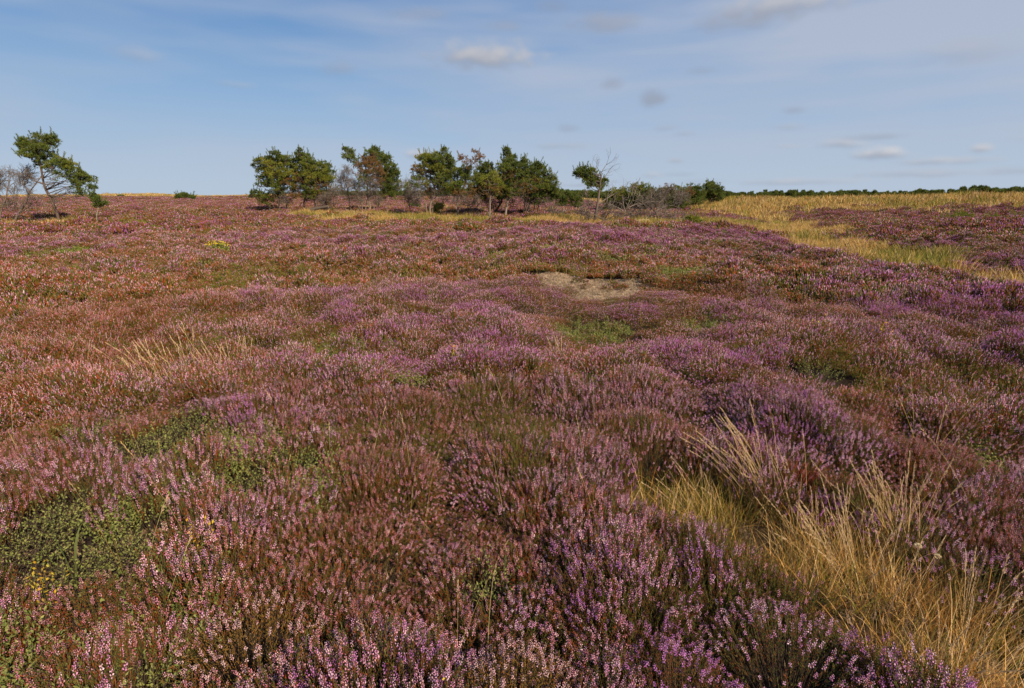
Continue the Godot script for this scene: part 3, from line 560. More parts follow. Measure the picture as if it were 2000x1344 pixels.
	pine("large leafless spreading crown behind the dead tangle", "dead_tree", "dead tree", on(12.62, -52.00), 0.0454, [[0, 0], [7, 19], [15, 39], [24, 56], [33, 72]], 0.090,
		[[22, 54, 10, GREY_TWIG, 0.8], [4, 52, 12, GREY_TWIG, 0.8], [44, 46, 13, GREY_TWIG, 0.8], [57, 44, 10, GREY_TWIG, 0.7], [18, 42, 12, GREY_TWIG, 0.9], [34, 64, 7, GREY_TWIG, 0.6], [-8, 42, 9, GREY_TWIG, 0.6]], {"depth": 0.5, "bark": Color(0.13, 0.10, 0.09)})
	pine("low tangle of grey branches at the foot of the half-dead pine", "dead_shrub", "dead tree", on(6.29, -39.60), 0.0346, [[0, 0], [2, 12], [6, 22]], 0.050,
		[[13, 30, 13, GREY_TWIG, 0.8], [-2, 16, 12, GREY_TWIG, 0.8], [28, 20, 12, GREY_TWIG, 0.7], [-32, 14, 12, GREY_TWIG, 0.8], [-47, 24, 11, GREY_TWIG, 0.7]], {"depth": 0.5, "fat": 1.2, "dead": [[2, 12, 1, 0.5, 36, 0.025, 3], [2, 10, -1, 0.5, 36, 0.025, 3], [2, 16, 0.6, 1, 28, 0.02, 3]]})
	pine("middle tangle of grey branches around the twisted dead trunk", "dead_shrub", "dead tree", on(8.83, -39.80), 0.0347, [[0, 0], [0, 10], [2, 20]], 0.050,
		[[-4, 30, 12, GREY_TWIG, 0.8], [11, 22, 13, GREY_TWIG, 0.8], [-14, 17, 12, GREY_TWIG, 0.7], [-26, 30, 11, GREY_TWIG, 0.7]], {"depth": 0.5, "fat": 1.2, "dead": [[2, 12, 1, 0.6, 30, 0.025, 3], [2, 10, -1, 0.6, 30, 0.025, 3]]})
	pine("purplish-grey bare thicket between the gnarled tree and the small crooked one", "dead_shrub", "dead tree", on(11.29, -42.00), 0.0367, [[0, 0], [0, 12], [-2, 23]], 0.050,
		[[-8, 16, 12, GREY_TWIG, 0.8], [6, 20, 12, GREY_TWIG, 0.8], [-14, 30, 11, GREY_TWIG, 0.7], [17, 12, 10, GREY_TWIG, 0.6]], {"depth": 0.5, "fat": 1.2})
	pine("dark bush showing between the third group and the half-dead pine", "scrub_bush", "shrub", on(7.73, -82.00), 0.0716, [[0, 0], [0, 6]], 0.060,
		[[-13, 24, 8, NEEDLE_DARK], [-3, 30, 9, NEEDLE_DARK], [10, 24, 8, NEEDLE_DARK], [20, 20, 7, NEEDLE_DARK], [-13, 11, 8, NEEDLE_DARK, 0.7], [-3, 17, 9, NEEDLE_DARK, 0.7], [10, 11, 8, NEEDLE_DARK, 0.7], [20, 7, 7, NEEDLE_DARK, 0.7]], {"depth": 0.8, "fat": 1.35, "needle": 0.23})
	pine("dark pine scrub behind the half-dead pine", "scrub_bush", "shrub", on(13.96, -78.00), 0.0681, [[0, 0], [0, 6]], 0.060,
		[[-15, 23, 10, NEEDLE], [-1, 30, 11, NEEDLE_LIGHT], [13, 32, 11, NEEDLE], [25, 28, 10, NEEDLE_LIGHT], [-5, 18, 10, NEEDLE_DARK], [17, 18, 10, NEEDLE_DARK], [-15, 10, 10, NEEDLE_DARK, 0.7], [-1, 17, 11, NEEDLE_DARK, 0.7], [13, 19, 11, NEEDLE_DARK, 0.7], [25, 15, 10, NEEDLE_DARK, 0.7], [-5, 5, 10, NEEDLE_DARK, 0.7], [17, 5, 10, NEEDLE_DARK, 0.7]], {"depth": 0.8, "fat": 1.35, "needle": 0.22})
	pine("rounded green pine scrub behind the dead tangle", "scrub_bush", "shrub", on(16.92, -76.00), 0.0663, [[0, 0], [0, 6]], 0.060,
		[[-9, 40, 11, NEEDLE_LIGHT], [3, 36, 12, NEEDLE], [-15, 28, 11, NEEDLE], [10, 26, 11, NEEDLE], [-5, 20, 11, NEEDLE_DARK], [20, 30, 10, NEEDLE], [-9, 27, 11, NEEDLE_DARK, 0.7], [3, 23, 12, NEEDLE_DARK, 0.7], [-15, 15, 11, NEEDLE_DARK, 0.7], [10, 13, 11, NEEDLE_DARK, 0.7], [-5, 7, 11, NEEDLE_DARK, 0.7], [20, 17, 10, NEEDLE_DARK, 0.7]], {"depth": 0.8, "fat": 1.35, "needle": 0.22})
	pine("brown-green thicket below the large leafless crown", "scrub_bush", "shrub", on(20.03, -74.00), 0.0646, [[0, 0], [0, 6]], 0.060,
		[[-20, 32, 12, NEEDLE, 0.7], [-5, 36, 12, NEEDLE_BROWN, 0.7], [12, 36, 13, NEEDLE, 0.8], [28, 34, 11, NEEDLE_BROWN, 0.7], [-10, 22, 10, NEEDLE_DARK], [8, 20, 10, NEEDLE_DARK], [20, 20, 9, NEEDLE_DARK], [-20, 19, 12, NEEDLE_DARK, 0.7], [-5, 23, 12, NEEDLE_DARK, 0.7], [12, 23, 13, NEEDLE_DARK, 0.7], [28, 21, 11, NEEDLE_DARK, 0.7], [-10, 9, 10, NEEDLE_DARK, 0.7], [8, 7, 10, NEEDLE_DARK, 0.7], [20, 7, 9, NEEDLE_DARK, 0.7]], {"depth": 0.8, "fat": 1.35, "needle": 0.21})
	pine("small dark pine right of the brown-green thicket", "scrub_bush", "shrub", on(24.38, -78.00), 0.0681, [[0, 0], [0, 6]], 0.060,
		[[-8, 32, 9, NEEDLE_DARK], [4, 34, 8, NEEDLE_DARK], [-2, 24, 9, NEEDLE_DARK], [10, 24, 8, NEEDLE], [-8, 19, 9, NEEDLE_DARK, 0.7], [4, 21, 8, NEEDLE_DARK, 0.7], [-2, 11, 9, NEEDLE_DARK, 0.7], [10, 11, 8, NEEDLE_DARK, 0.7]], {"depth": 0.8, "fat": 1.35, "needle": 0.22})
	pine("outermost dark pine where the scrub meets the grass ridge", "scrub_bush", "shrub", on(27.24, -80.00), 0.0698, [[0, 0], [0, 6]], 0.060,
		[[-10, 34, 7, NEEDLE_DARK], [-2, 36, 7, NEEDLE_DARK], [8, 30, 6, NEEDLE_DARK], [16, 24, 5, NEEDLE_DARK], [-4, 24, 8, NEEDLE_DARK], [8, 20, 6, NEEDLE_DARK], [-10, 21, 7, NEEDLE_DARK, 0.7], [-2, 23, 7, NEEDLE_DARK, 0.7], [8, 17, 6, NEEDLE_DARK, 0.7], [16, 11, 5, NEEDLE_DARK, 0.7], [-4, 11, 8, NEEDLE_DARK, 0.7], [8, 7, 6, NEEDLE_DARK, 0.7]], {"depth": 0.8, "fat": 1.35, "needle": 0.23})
	pine("single flat-topped bush on the left skyline", "scrub_bush", "shrub", on(-83.55, -150.00), 0.1309, [[0, 0], [0, 6]], 0.060,
		[[-14, 5, 5, NEEDLE_DARK], [-6, 8, 6, NEEDLE_DARK], [2, 9, 6, NEEDLE_DARK], [10, 6, 5, NEEDLE_DARK], [4, 2, 5, NEEDLE_DARK]], {"depth": 0.8, "fat": 1.00, "needle": 0.43})
	pine("tiny bush at the dune foot left of the flat-topped bush", "scrub_bush", "shrub", on(-199.83, -300.00), 0.2619, [[0, 0], [0, 6]], 0.060,
		[[-3, 1, 3, NEEDLE_DARK], [3, 1, 3, NEEDLE_DARK]], {"depth": 0.8, "fat": 1.00, "needle": 0.51})
	pine("low dark scrub on the dune just left of the flat-topped bush", "scrub_bush", "shrub", on(-187.00, -300.00), 0.2619, [[0, 0], [0, 6]], 0.060,
		[[-8, 1, 2, NEEDLE_DARK], [0, 1, 2.5, NEEDLE_DARK], [7, 0, 2, NEEDLE_DARK]], {"depth": 0.8, "fat": 1.00, "needle": 0.51})
	pine("fresh green broom bush at the edge of the grass hollow", "broom_bush", "shrub", on(11.25, -36.00), 0.0314, [[0, 0], [0, 8]], 0.030,
		[[-8, 8, 8, NEEDLE_LIGHT], [4, 10, 9, NEEDLE_LIGHT], [12, 5, 7, NEEDLE], [-2, 14, 8, NEEDLE_LIGHT], [-13, 3, 6, NEEDLE]], {"depth": 0.3, "needle": 0.2})
	pine("long low green bush on the far slope", "slope_bush", "shrub", on(31.07, -41.00), 0.0358, [[0, 0], [0, 3]], 0.030,
		[[-18, -1, 5, NEEDLE_LIGHT], [-8, 2, 6, NEEDLE_LIGHT], [4, 5, 6, NEEDLE_LIGHT], [16, 6, 5, NEEDLE_LIGHT], [27, 8, 6, NEEDLE_LIGHT]], {"depth": 0.4, "needle": 0.2})
	pine("small green bush right of the long one on the far slope", "slope_bush", "shrub", on(36.30, -44.00), 0.0384, [[0, 0], [0, 3]], 0.030,
		[[-9, 4, 5, NEEDLE_LIGHT], [1, 4, 6, NEEDLE_LIGHT], [11, 1, 4, NEEDLE_LIGHT]], {"depth": 0.4, "needle": 0.2})
	pine("green bush at the right edge on the far slope", "slope_bush", "shrub", on(39.44, -46.00), 0.0402, [[0, 0], [0, 3]], 0.030,
		[[-7, 4, 5, NEEDLE_LIGHT], [2, 4, 5, NEEDLE_LIGHT], [12, 6, 5, NEEDLE_LIGHT]], {"depth": 0.4, "needle": 0.2})
	pine("small grey-green bush in the hollow below the far slope", "slope_bush", "shrub", on(17.47, -29.00), 0.0253, [[0, 0], [0, 3]], 0.030,
		[[-10, -2, 5, NEEDLE], [2, 1, 5, NEEDLE], [12, -1, 4, NEEDLE]], {"depth": 0.4, "needle": 0.2})

# ---------------------------------------------------------------- single plants and things on the heath
# label, x, z, radius, height, twigs
const WILLOWS := [
	["dark green willow mat at the left edge of the foreground", -2.34, -2.46, 0.24, 0.26, 46],
	["leafy willow shrub holding the two pale broad leaves, left foreground", -1.96, -2.23, 0.26, 0.24, 52],
	["dark green willow shrub right of the two pale broad leaves", -1.80, -2.35, 0.24, 0.25, 46],
	["low willow shrub between the left-edge mat and the mid-left willows", -2.42, -2.74, 0.22, 0.22, 36],
	["grey-green willow shrub, largest of the mid-left patch", -2.33, -3.36, 0.27, 0.28, 60],
	["willow shrub behind the largest mid-left one", -2.30, -3.77, 0.24, 0.26, 40],
	["willow shrub at the left of the mid-left patch", -2.88, -3.58, 0.26, 0.24, 44],
	["yellow-green willow bush left of the pale foreground heather", -1.38, -3.18, 0.24, 0.29, 56],
	["small willow bush nestled in heather beside the yellow-green one", -1.49, -2.92, 0.18, 0.24, 30],
	["pale willow tufts behind the yellow-green bush", -1.41, -3.87, 0.26, 0.24, 44],
	["small grey-green willow sprig in the bottom centre heather", -0.10, -2.19, 0.15, 0.3, 22],
	["bright willow sprig in heather right of the middle", 0.68, -4.96, 0.22, 0.28, 24],
	["grey willow sprigs left of the red spot near the right edge", 3.03, -5.31, 0.28, 0.26, 30],
	["low willow leaves in the bottom left corner heather", -1.24, -1.58, 0.14, 0.3, 22],
]
# label, look, x, z, radius, height, shoots
const BUSHES := [
	["deep purple heather bush behind the tall leaning grass", "purple", 1.85, -3.53, 0.2, 0.36, 100],
	["second purple heather bush, right of the red-leaved one", "purple", 1.75, -2.84, 0.2, 0.3, 90],
	["red-leaved heather bush between two purple ones", "red", 1.71, -3.13, 0.13, 0.3, 50],
	["pale pink heather bush, bottom centre left", "pale", -0.99, -1.78, 0.24, 0.36, 120],
	["lilac heather bush overhanging the grass gap at the right edge", "lilac", 2.11, -2.19, 0.26, 0.38, 130],
	["lilac heather bush right of the tall grass", "lilac", 2.01, -2.51, 0.24, 0.36, 110],
	["purple heather mound along the near side of the grass gap", "lilac", 1.02, -1.72, 0.26, 0.37, 140],
	["rust-orange heather bush in the lower left", "spent", -1.64, -1.95, 0.22, 0.33, 100],
	["pink heather bush left of the leaning grass heads", "pink", 0.91, -3.49, 0.27, 0.36, 120],
	["white-pink heather bush at the bottom edge centre", "pale", 0.02, -1.54, 0.2, 0.38, 110],
	["magenta heather bush in the bottom right foreground", "purple", 0.56, -1.58, 0.2, 0.37, 100],
]
func taken(x: float, z: float) -> bool:   # room kept free for the plants built one by one
	if z < -7.0: return false
	for w in WILLOWS:
		if Vector2(x - w[1], z - w[2]).length() < w[3] * 1.0: return true
	for w in BUSHES:
		if Vector2(x - w[2], z - w[3]).length() < w[4] * 0.85: return true
	return false
func stalk(label: String, where: Vector3, l: float, lean: Vector3) -> void:
	var o := thing("wild_grass", label, "grass", where, "single tall grass stems")
	var s := Soup.new()
	culm(s, Vector3.ZERO, (Vector3.UP + lean).normalized(), l, 0.0016, Color(0.46, 0.33, 0.19), 0.0)
	part(o, "stem", s.done(mat_grass))
	var h := Soup.new()
	var n := s.v.size()
	var tip := s.v[n - 1]
	var back := (s.v[n - 1] - s.v[n - 20]).normalized()
	for q in 16:
		h.spindle(tip - back * 0.09 * q / 16.0, (back + rdir() * 0.3).normalized(), 0.014, 0.0014, 3, pick(STRAW), 0.5, q)
	part(o, "seed_head", h.done(mat_grass))
const YELLOW := [Color(0.55, 0.34, 0.03), Color(0.48, 0.25, 0.02), Color(0.42, 0.36, 0.05)]
func sprig(label: String, where: Vector3, radius: float, tall: float, twigs: int) -> void:
	var o := thing("yellow_sprig", label, "plant", where, "yellow-leaved sprigs")
	var wood := Soup.new()
	part(o, "foliage", leafy(twigs, radius, tall * 1.12, 0.015 + 0.0025 * where.length(), YELLOW, wood, 0.022).done(mat_plant)).set_meta("kind", "stuff")
	part(o, "twigs", wood.done(mat_bark)).set_meta("kind", "stuff")
func log_piece(label: String, where: Vector3, a: Vector3, b: Vector3, r: float, bark: Color, face: Color) -> void:
	var o := thing("fallen_log", label, "log", where)
	var s := Soup.new()
	var p := pts3(a, a.lerp(b, 0.5) + Vector3(0, 0.05, 0.06), b, 6)
	var rad := taper(r, r * 0.8, 6)
	for i in rad.size(): rad[i] *= rf(0.9, 1.12)
	s.tube(p, rad, 9, bark)
	part(o, "bark", s.done(mat_dead))
	for e in [0, 6]:
		var f := Soup.new()
		var ax := (p[1] - p[0]).normalized() * (-1.0 if e == 0 else 1.0)
		var u := ax.cross(Vector3.UP).normalized()
		var v := ax.cross(u)
		for q in 9:
			var a0 := TAU * q / 9.0; var a1 := TAU * (q + 1) / 9.0
			f.flat(p[e] + ax * 0.003, p[e] + ax * 0.003 + (u * cos(a0) + v * sin(a0)) * rad[e] * 0.98, p[e] + ax * 0.003 + (u * cos(a1) + v * sin(a1)) * rad[e] * 0.98, face)
		part(o, "cut_end", f.done(mat_dead))
	var st := Soup.new()
	st.tube(pts3(p[4], p[4] + Vector3(0.06, 0.15, 0.05), p[4] + Vector3(0.22, 0.26, 0.1), 4), taper(r * 0.35, r * 0.15, 4), 6, bark)
	part(o, "branch_stub", st.done(mat_dead))

func details() -> void:
	for w in WILLOWS:
		willow(w[0], on(w[1], w[2]), w[3] * 1.05, w[4] * 1.0, int(w[5] * 1.7))
	var looks := LOOKS.duplicate()
	looks["red"] = {"bloom": 0.15, "flower": [Color(0.5, 0.2, 0.22)], "leaf": [Color(0.36, 0.065, 0.03), Color(0.28, 0.05, 0.025)]}
	looks["pale"] = {"bloom": 0.6, "flower": [Color(0.68, 0.40, 0.42), Color(0.72, 0.50, 0.50), Color(0.58, 0.30, 0.36)], "leaf": [Color(0.26, 0.12, 0.03), Color(0.19, 0.13, 0.03)]}
	for b in BUSHES:
		heather_bush(b[0], on(b[2], b[3]), looks[b[1]], b[4], b[5] * 0.82, int(b[6] * 1.5))
	tussock("tallest grass tussock, heads leaning left over pink heather", on(1.53, -3.07), 110, 0.1, 0.15, 0.36, 0.25, 34, 0.66, Vector3(-0.42, 0, -0.05))
	tussock("golden tussock in the middle of the grass gap", on(1.64, -2.50), 140, 0.13, 0.15, 0.38, 0.15, 30, 0.52, Vector3(-0.28, 0, 0))
	tussock("tussock with straight stems against the right lilac bush", on(2.03, -2.61), 100, 0.11, 0.15, 0.38, 0.15, 22, 0.52, Vector3(-0.15, 0, 0))
	tussock("low spreading tussock at the near edge of the gap", on(1.56, -2.71), 110, 0.12, 0.12, 0.3, 0.3, 12, 0.4, Vector3(-0.2, 0, 0.1))
	tussock("straw tussock below the golden one", on(1.66, -2.21), 120, 0.12, 0.12, 0.34, 0.1, 14, 0.42, Vector3(-0.1, 0, 0.05))
	tussock("tussock with heads bending out at the right edge", on(1.96, -1.98), 110, 0.12, 0.12, 0.34, 0.12, 18, 0.45, Vector3(0.2, 0, 0.1))
	tussock("straw tussock in the bottom right corner", on(1.66, -1.75), 120, 0.11, 0.12, 0.32, 0.08, 12, 0.4, Vector3(0.05, 0, 0.1))
	tussock("pinkish stems of tall grass standing in the left heather", on(-2.99, -4.93), 30, 0.3, 0.15, 0.30, 0.1, 30, 0.68, Vector3(-0.3, 0, 0), 0.0026)
	tussock("thin tuft of reddish stems right of the pinkish ones", on(-2.77, -5.40), 12, 0.2, 0.12, 0.25, 0.1, 16, 0.6, Vector3(-0.1, 0, 0), 0.0026)
	tussock("short pale tuft standing in heather near the middle", on(0.54, -6.27), 14, 0.05, 0.15, 0.3, 0.1, 6, 0.42, Vector3(-0.1, 0, 0), 0.0026)
	tussock("wispy tussock with crossing stems, upper left end of the gap", on(1.12, -3.0), 90, 0.16, 0.12, 0.30, 0.35, 12, 0.46, Vector3(-0.35, 0, 0.05), 0.0013)
	tussock("loose tussock of long bowed stems right of the golden one", on(1.92, -2.62), 70, 0.14, 0.14, 0.34, 0.15, 14, 0.55, Vector3(-0.38, 0, 0.0), 0.0013)
	tussock("tussock with fluffy blond heads at the back of the gap", on(1.62, -2.95), 60, 0.15, 0.14, 0.34, 0.2, 12, 0.56, Vector3(-0.30, 0, 0.0), 0.0013)
	stalk("single pale stem far left, bending left", on(-3.67, -5.08), 0.62, Vector3(-0.4, 0, 0))
	stalk("upright stem above the mid-left willow patch", on(-2.25, -2.86), 0.55, Vector3(0, 0, 0))
	stalk("long arching stem over the left willows", on(-1.42, -2.29), 0.7, Vector3(-0.45, 0, -0.2))
	stalk("thin stem left of the yellow-green willow", on(-1.87, -2.78), 0.45, Vector3(0.02, 0, 0))
	stalk("stem rising from the yellow-green willow", on(-1.55, -3.82), 0.55, Vector3(-0.25, 0, 0))
	stalk("straight stem left of the two pale leaves", on(-2.46, -2.73), 0.62, Vector3(-0.2, 0, 0))
	stalk("fine stem in front of the pink bush left of the tall grass", on(0.62, -4.02), 0.5, Vector3(0, 0, 0))
	stalk("stem with a drooping head right of the purple bush", on(2.92, -3.82), 0.58, Vector3(-0.2, 0, 0))
	stalk("long bent stem at the right edge", on(2.58, -2.78), 0.7, Vector3(-0.5, 0, 0))
	stalk("stem in the bottom centre, leaning left", on(-0.03, -2.73), 0.5, Vector3(-0.15, 0, 0))
	stalk("thin stem above the bottom left rust bush", on(-2.05, -2.95), 0.5, Vector3(-0.1, 0, 0))
	sprig("yellow autumn-leaved sprig below the long arching stem", on(-1.38, -2.23), 0.09, 0.3, 14)
	sprig("orange-yellow sprig left of the rust bush", on(-1.97, -2.08), 0.08, 0.3, 12)
	sprig("yellow sprig in the bottom edge heather", on(-0.22, -1.46), 0.07, 0.3, 9)
	sprig("golden-leaved plant in the right heather", on(3.59, -6.49), 0.13, 0.34, 20)
	sprig("lime-yellow plant right of the golden one", on(4.15, -6.23), 0.12, 0.32, 16)
	sprig("tiny orange sprig near the middle", on(-0.57, -5.35), 0.05, 0.32, 6)
	# two broad pale leaves in the left foreground
	var bl := thing("broad_leaved_plant", "plant with two broad pale yellow-green leaves in the left willow patch", "plant", on(-2.02, -2.28))
	for k in [[-0.06, 0.10, 0.40], [0.10, 0.07, 0.38]]:
		var s := Soup.new()
		var p := pts3(Vector3(0, 0.02, 0), Vector3(k[0] * 0.3, k[2] * 0.75, 0.01), Vector3(k[0], k[2], k[1] * 0.3), 6)
		for i in 6:
			var wa := 0.021 * sin(PI * (0.12 + 0.88 * i / 6.0)); var wb := 0.021 * sin(PI * (0.12 + 0.88 * (i + 1) / 6.0))
			var sd := Vector3(0.75, 0.1, 0.6).normalized()
			s.flat(p[i] - sd * wa, p[i] + sd * wa, p[i + 1], Color(0.34, 0.38, 0.10))
			s.flat(p[i] + sd * wa, p[i + 1] + sd * wb, p[i + 1], Color(0.34, 0.38, 0.10))
			s.flat(p[i] - sd * wa, p[i + 1], p[i + 1] - sd * wb, Color(0.30, 0.35, 0.09))
		part(bl, "leaf", s.done(mat_grass))
	# dry cream flower heads at the edge of the grass gap
	var df := thing("dried_flower", "dried plant with cream flower heads beside the right lilac bush", "plant", on(1.88, -2.28))
	for k in [Vector3(-0.05, 0.30, 0.02), Vector3(0.03, 0.26, 0.04)]:
		var s := Soup.new()
		s.tube(pts3(Vector3.ZERO, k * 0.5 + Vector3(0.01, 0.02, 0), k, 4), taper(0.0018, 0.0012, 4), 3, Color(0.36, 0.26, 0.12))
		part(df, "stem", s.done(mat_grass))
		var h := Soup.new()
		for q in 40:
			var d := rdir(); d.y = absf(d.y)
			h.spindle(k, d.normalized(), 0.018, 0.003, 3, Color(0.66, 0.54, 0.34), 0.7, q)
		part(df, "flower_head", h.done(mat_grass))
	# ragwort further out on the left
	var rw := thing("ragwort", "yellow-green flowering ragwort clump out in the left heath", "plant", on(-8.7, -17.0))
	part(rw, "foliage", leafy(60, 0.36, 0.5, 0.07, [Color(0.20, 0.24, 0.04), Color(0.15, 0.20, 0.035)], null, 0.03).done(mat_plant)).set_meta("kind", "stuff")
	var rfl := Soup.new()
	for q in 60:
		var off := disc(0.38)
		rfl.spindle(off + Vector3(0, 0.5 * (1.0 - 1.5 * off.length_squared()) * rf(0.85, 1.1), 0), Vector3.UP, 0.03, 0.022, 5, Color(0.62, 0.48, 0.03), 0.5, 0.0)
	part(rw, "flowers", rfl.done(mat_plant)).set_meta("kind", "stuff")
	log_piece("pale cut log lying in the grass before the dead trees", on(8.55, -38.2) + Vector3(0, 0.16, 0), Vector3(-0.4, 0, 0.1), Vector3(0.45, 0.06, -0.1), 0.11, Color(0.42, 0.35, 0.25), Color(0.55, 0.46, 0.33))
	log_piece("dark fallen trunk between the first two tree groups", on(-16.4, -49.5) + Vector3(0, 0.35, 0), Vector3(-0.7, 0, 0.1), Vector3(0.8, 0.3, -0.1), 0.14, Color(0.10, 0.08, 0.07), Color(0.30, 0.24, 0.18))

# ---------------------------------------------------------------- fields of small plants
func on(x: float, z: float) -> Vector3: return Vector3(x, height(x, z), z)
func in_view(x: float, z: float, margin := 1.2) -> bool:
	return z < 1.0 and absf(x) < -z * 0.95 + margin
class Field:
	var at: Array[Transform3D] = []
	var tint := PackedColorArray()
func sow(f: Field, where: Vector3, size: float, tall: float, tint: Color, tilt := 0.12, out := Vector3.ZERO) -> void:
	var b := Basis(Vector3.UP, rf(0, TAU)).scaled(Vector3(size, size * tall, size))
	b = Basis(Vector3(rf(-1, 1), 0, rf(-1, 1)).normalized(), rf(0, tilt)) * b
	if out != Vector3.ZERO: b = Basis(Vector3.UP.cross(out).normalized(), out.length()) * b
	f.at.append(Transform3D(b, where))
	f.tint.append(tint)
func plant_field(parent: Node3D, called: String, m: Mesh, f: Field) -> void:
	if f.at.is_empty(): return
	var mm := MultiMesh.new()
	mm.transform_format = MultiMesh.TRANSFORM_3D
	mm.use_colors = true
	mm.mesh = m
	mm.instance_count = f.at.size()
	for i in f.at.size():
		mm.set_instance_transform(i, f.at[i])
		mm.set_instance_color(i, f.tint[i])
	var o := MultiMeshInstance3D.new()
	o.name = called; o.multimesh = mm
	o.set_meta("kind", "stuff")
	parent.add_child(o, true)
func stuff(called: String, label: String, category: String) -> Node3D:
	var o := Node3D.new()
	top(o, called)
	tag(o, label, category, "", "stuff")
	return o

# which look the heather has here
func look_at_spot(x: float, z: float) -> String:
	var d := sqrt(x * x + z * z)
	var bush := n_bush_kind.get_noise_2d(x, z)   # each bush has a look of its own
	var k := n_patch.get_noise_2d(x * 0.9 + 200.0, z * 0.9) * 0.5 + bush * 0.28 + rf(-0.32, 0.32)
	var o := 0.45 * n_patch.get_noise_2d(x * 1.3 - 300.0, z * 1.3) + 0.24 * sin(bush * 37.0) + rf(-0.2, 0.2)
	k += 0.10 * smoothstep(10.0, 26.0, d) + 0.14 * smoothstep(24.0, 34.0, d)
	var rise := n_mid.get_noise_2d(x, z)   # crests flower best, hollows are browner
	k += 0.32 * rise
	o -= 0.28 * rise
	k += clampf(x * 0.025, -0.10, 0.14)
	if z > -5.0 and x < 0.6: k -= 0.07
	if o > 0.25: return "olive"
	if k > 0.42: return "purple"
	if k > 0.06: return "lilac"
	if k > -0.22: return "pink"
	return "spent"

func heath() -> void:
	var root := stuff("heather", "lilac, pink and rust-brown heather covering the heath", "heather")
	var beyond := stuff("heather", "dark purple heather on the slope beyond the grass hollow", "heather")
	# [nearest, farthest, spacing, level of detail, variants, height]
	var rings := [[0.7, 5.0, 0.080, 0, 6], [5.0, 11.0, 0.090, 1, 6], [11.0, 30.0, 0.135, 2, 4], [30.0, 150.0, 0.52, 3, 3], [150.0, 310.0, 1.5, 3, 2]]
	for ring in rings:
		var lod: int = ring[3]
		var fields := {}
		for look in LOOKS:
			for v in ring[4]:
				fields[look + str(v)] = [Field.new(), Field.new()]
		var step: float = ring[2]
		var far: float = ring[1]
		var nx := int(far * 0.95 / step) + 3
		for iz in int(far / step) + 2:
			for ix in range(-nx, nx + 1):
				var x := (ix + rf(-0.48, 0.48)) * step
				var z := -(iz + rf(-0.48, 0.48)) * step + 0.2
				if not in_view(x, z): continue
				var d := sqrt(x * x + z * z) * (1.0 if lod == 3 else rf(0.93, 1.07))
				if d < ring[0] or d >= far: continue
				var cv := cover(x, z)
				if cv.x + rf(-0.5, 0.3) > 0.5 or cv.z + rf(-0.62, 0.2) > 0.45: continue
				if cv.y > 0.5 and rng.randf() < (0.6 if z < -6.0 else 0.35): continue
				if lod < 2 and taken(x, z): continue
				var hollow := n_small.get_noise_2d(x * 1.6 + 400.0, z * 1.6)
				if lod < 2 and hollow < -0.42 and rng.randf() < 0.25: continue
				var look := look_at_spot(x, z)
				var dome := n_bush.get_noise_2d(x, z) + 1.0   # 0 in the middle of a bush
				var tall := clampf(1.32 - 1.25 * dome * dome + 0.3 * n_small.get_noise_2d(x * 1.1, z * 1.1 + 60.0) + 0.35 * n_patch.get_noise_2d(x * 2.0, z * 2.0) + 0.22 * n_bush_kind.get_noise_2d(x, z), 0.3, 1.55)
				tall *= 1.0 - 0.72 * exp(-pow((x - 1.6) / 1.9, 2.0) - pow((z + 10.0) / 3.0, 2.0))
				if look == "olive": tall *= 0.85
				if lod < 3: tall *= 1.28
				var side := 1 if x > path_x(z) else 0
				var k := rf(0.85, 1.15)
				var size := rf(0.85, 1.2) * (0.54 if lod < 2 else 0.68 if lod == 2 else 1.0)
				if lod == 3: size *= 1.0 if d < 80.0 else 1.3 if d < 150.0 else 3.2
				var f: Field = fields[look + str(rng.randi() % int(ring[4]))][side]
				# shoots lean outwards from the middle of their bush
				var out := Vector3(n_bush.get_noise_2d(x + 0.06, z) - n_bush.get_noise_2d(x - 0.06, z), 0, n_bush.get_noise_2d(x, z + 0.06) - n_bush.get_noise_2d(x, z - 0.06))
				if far > 200.0: tall *= 0.45
				if lod == 3 or out.length() < 0.001: out = Vector3.ZERO
				else: out = out.normalized() * minf(0.34, dome * 0.45)
				sow(f, on(x, z), size, tall, Color(k * rf(0.95, 1.05), k, k * rf(0.94, 1.06)), 0.24, out)
		for look in LOOKS:
			for v in ring[4]:
				var fs: Array = fields[look + str(v)]
				var m := heather_clump(LOOKS[look], lod)
				plant_field(root, look + "_heather", m, fs[0])
				plant_field(beyond, look + "_heather", m, fs[1])

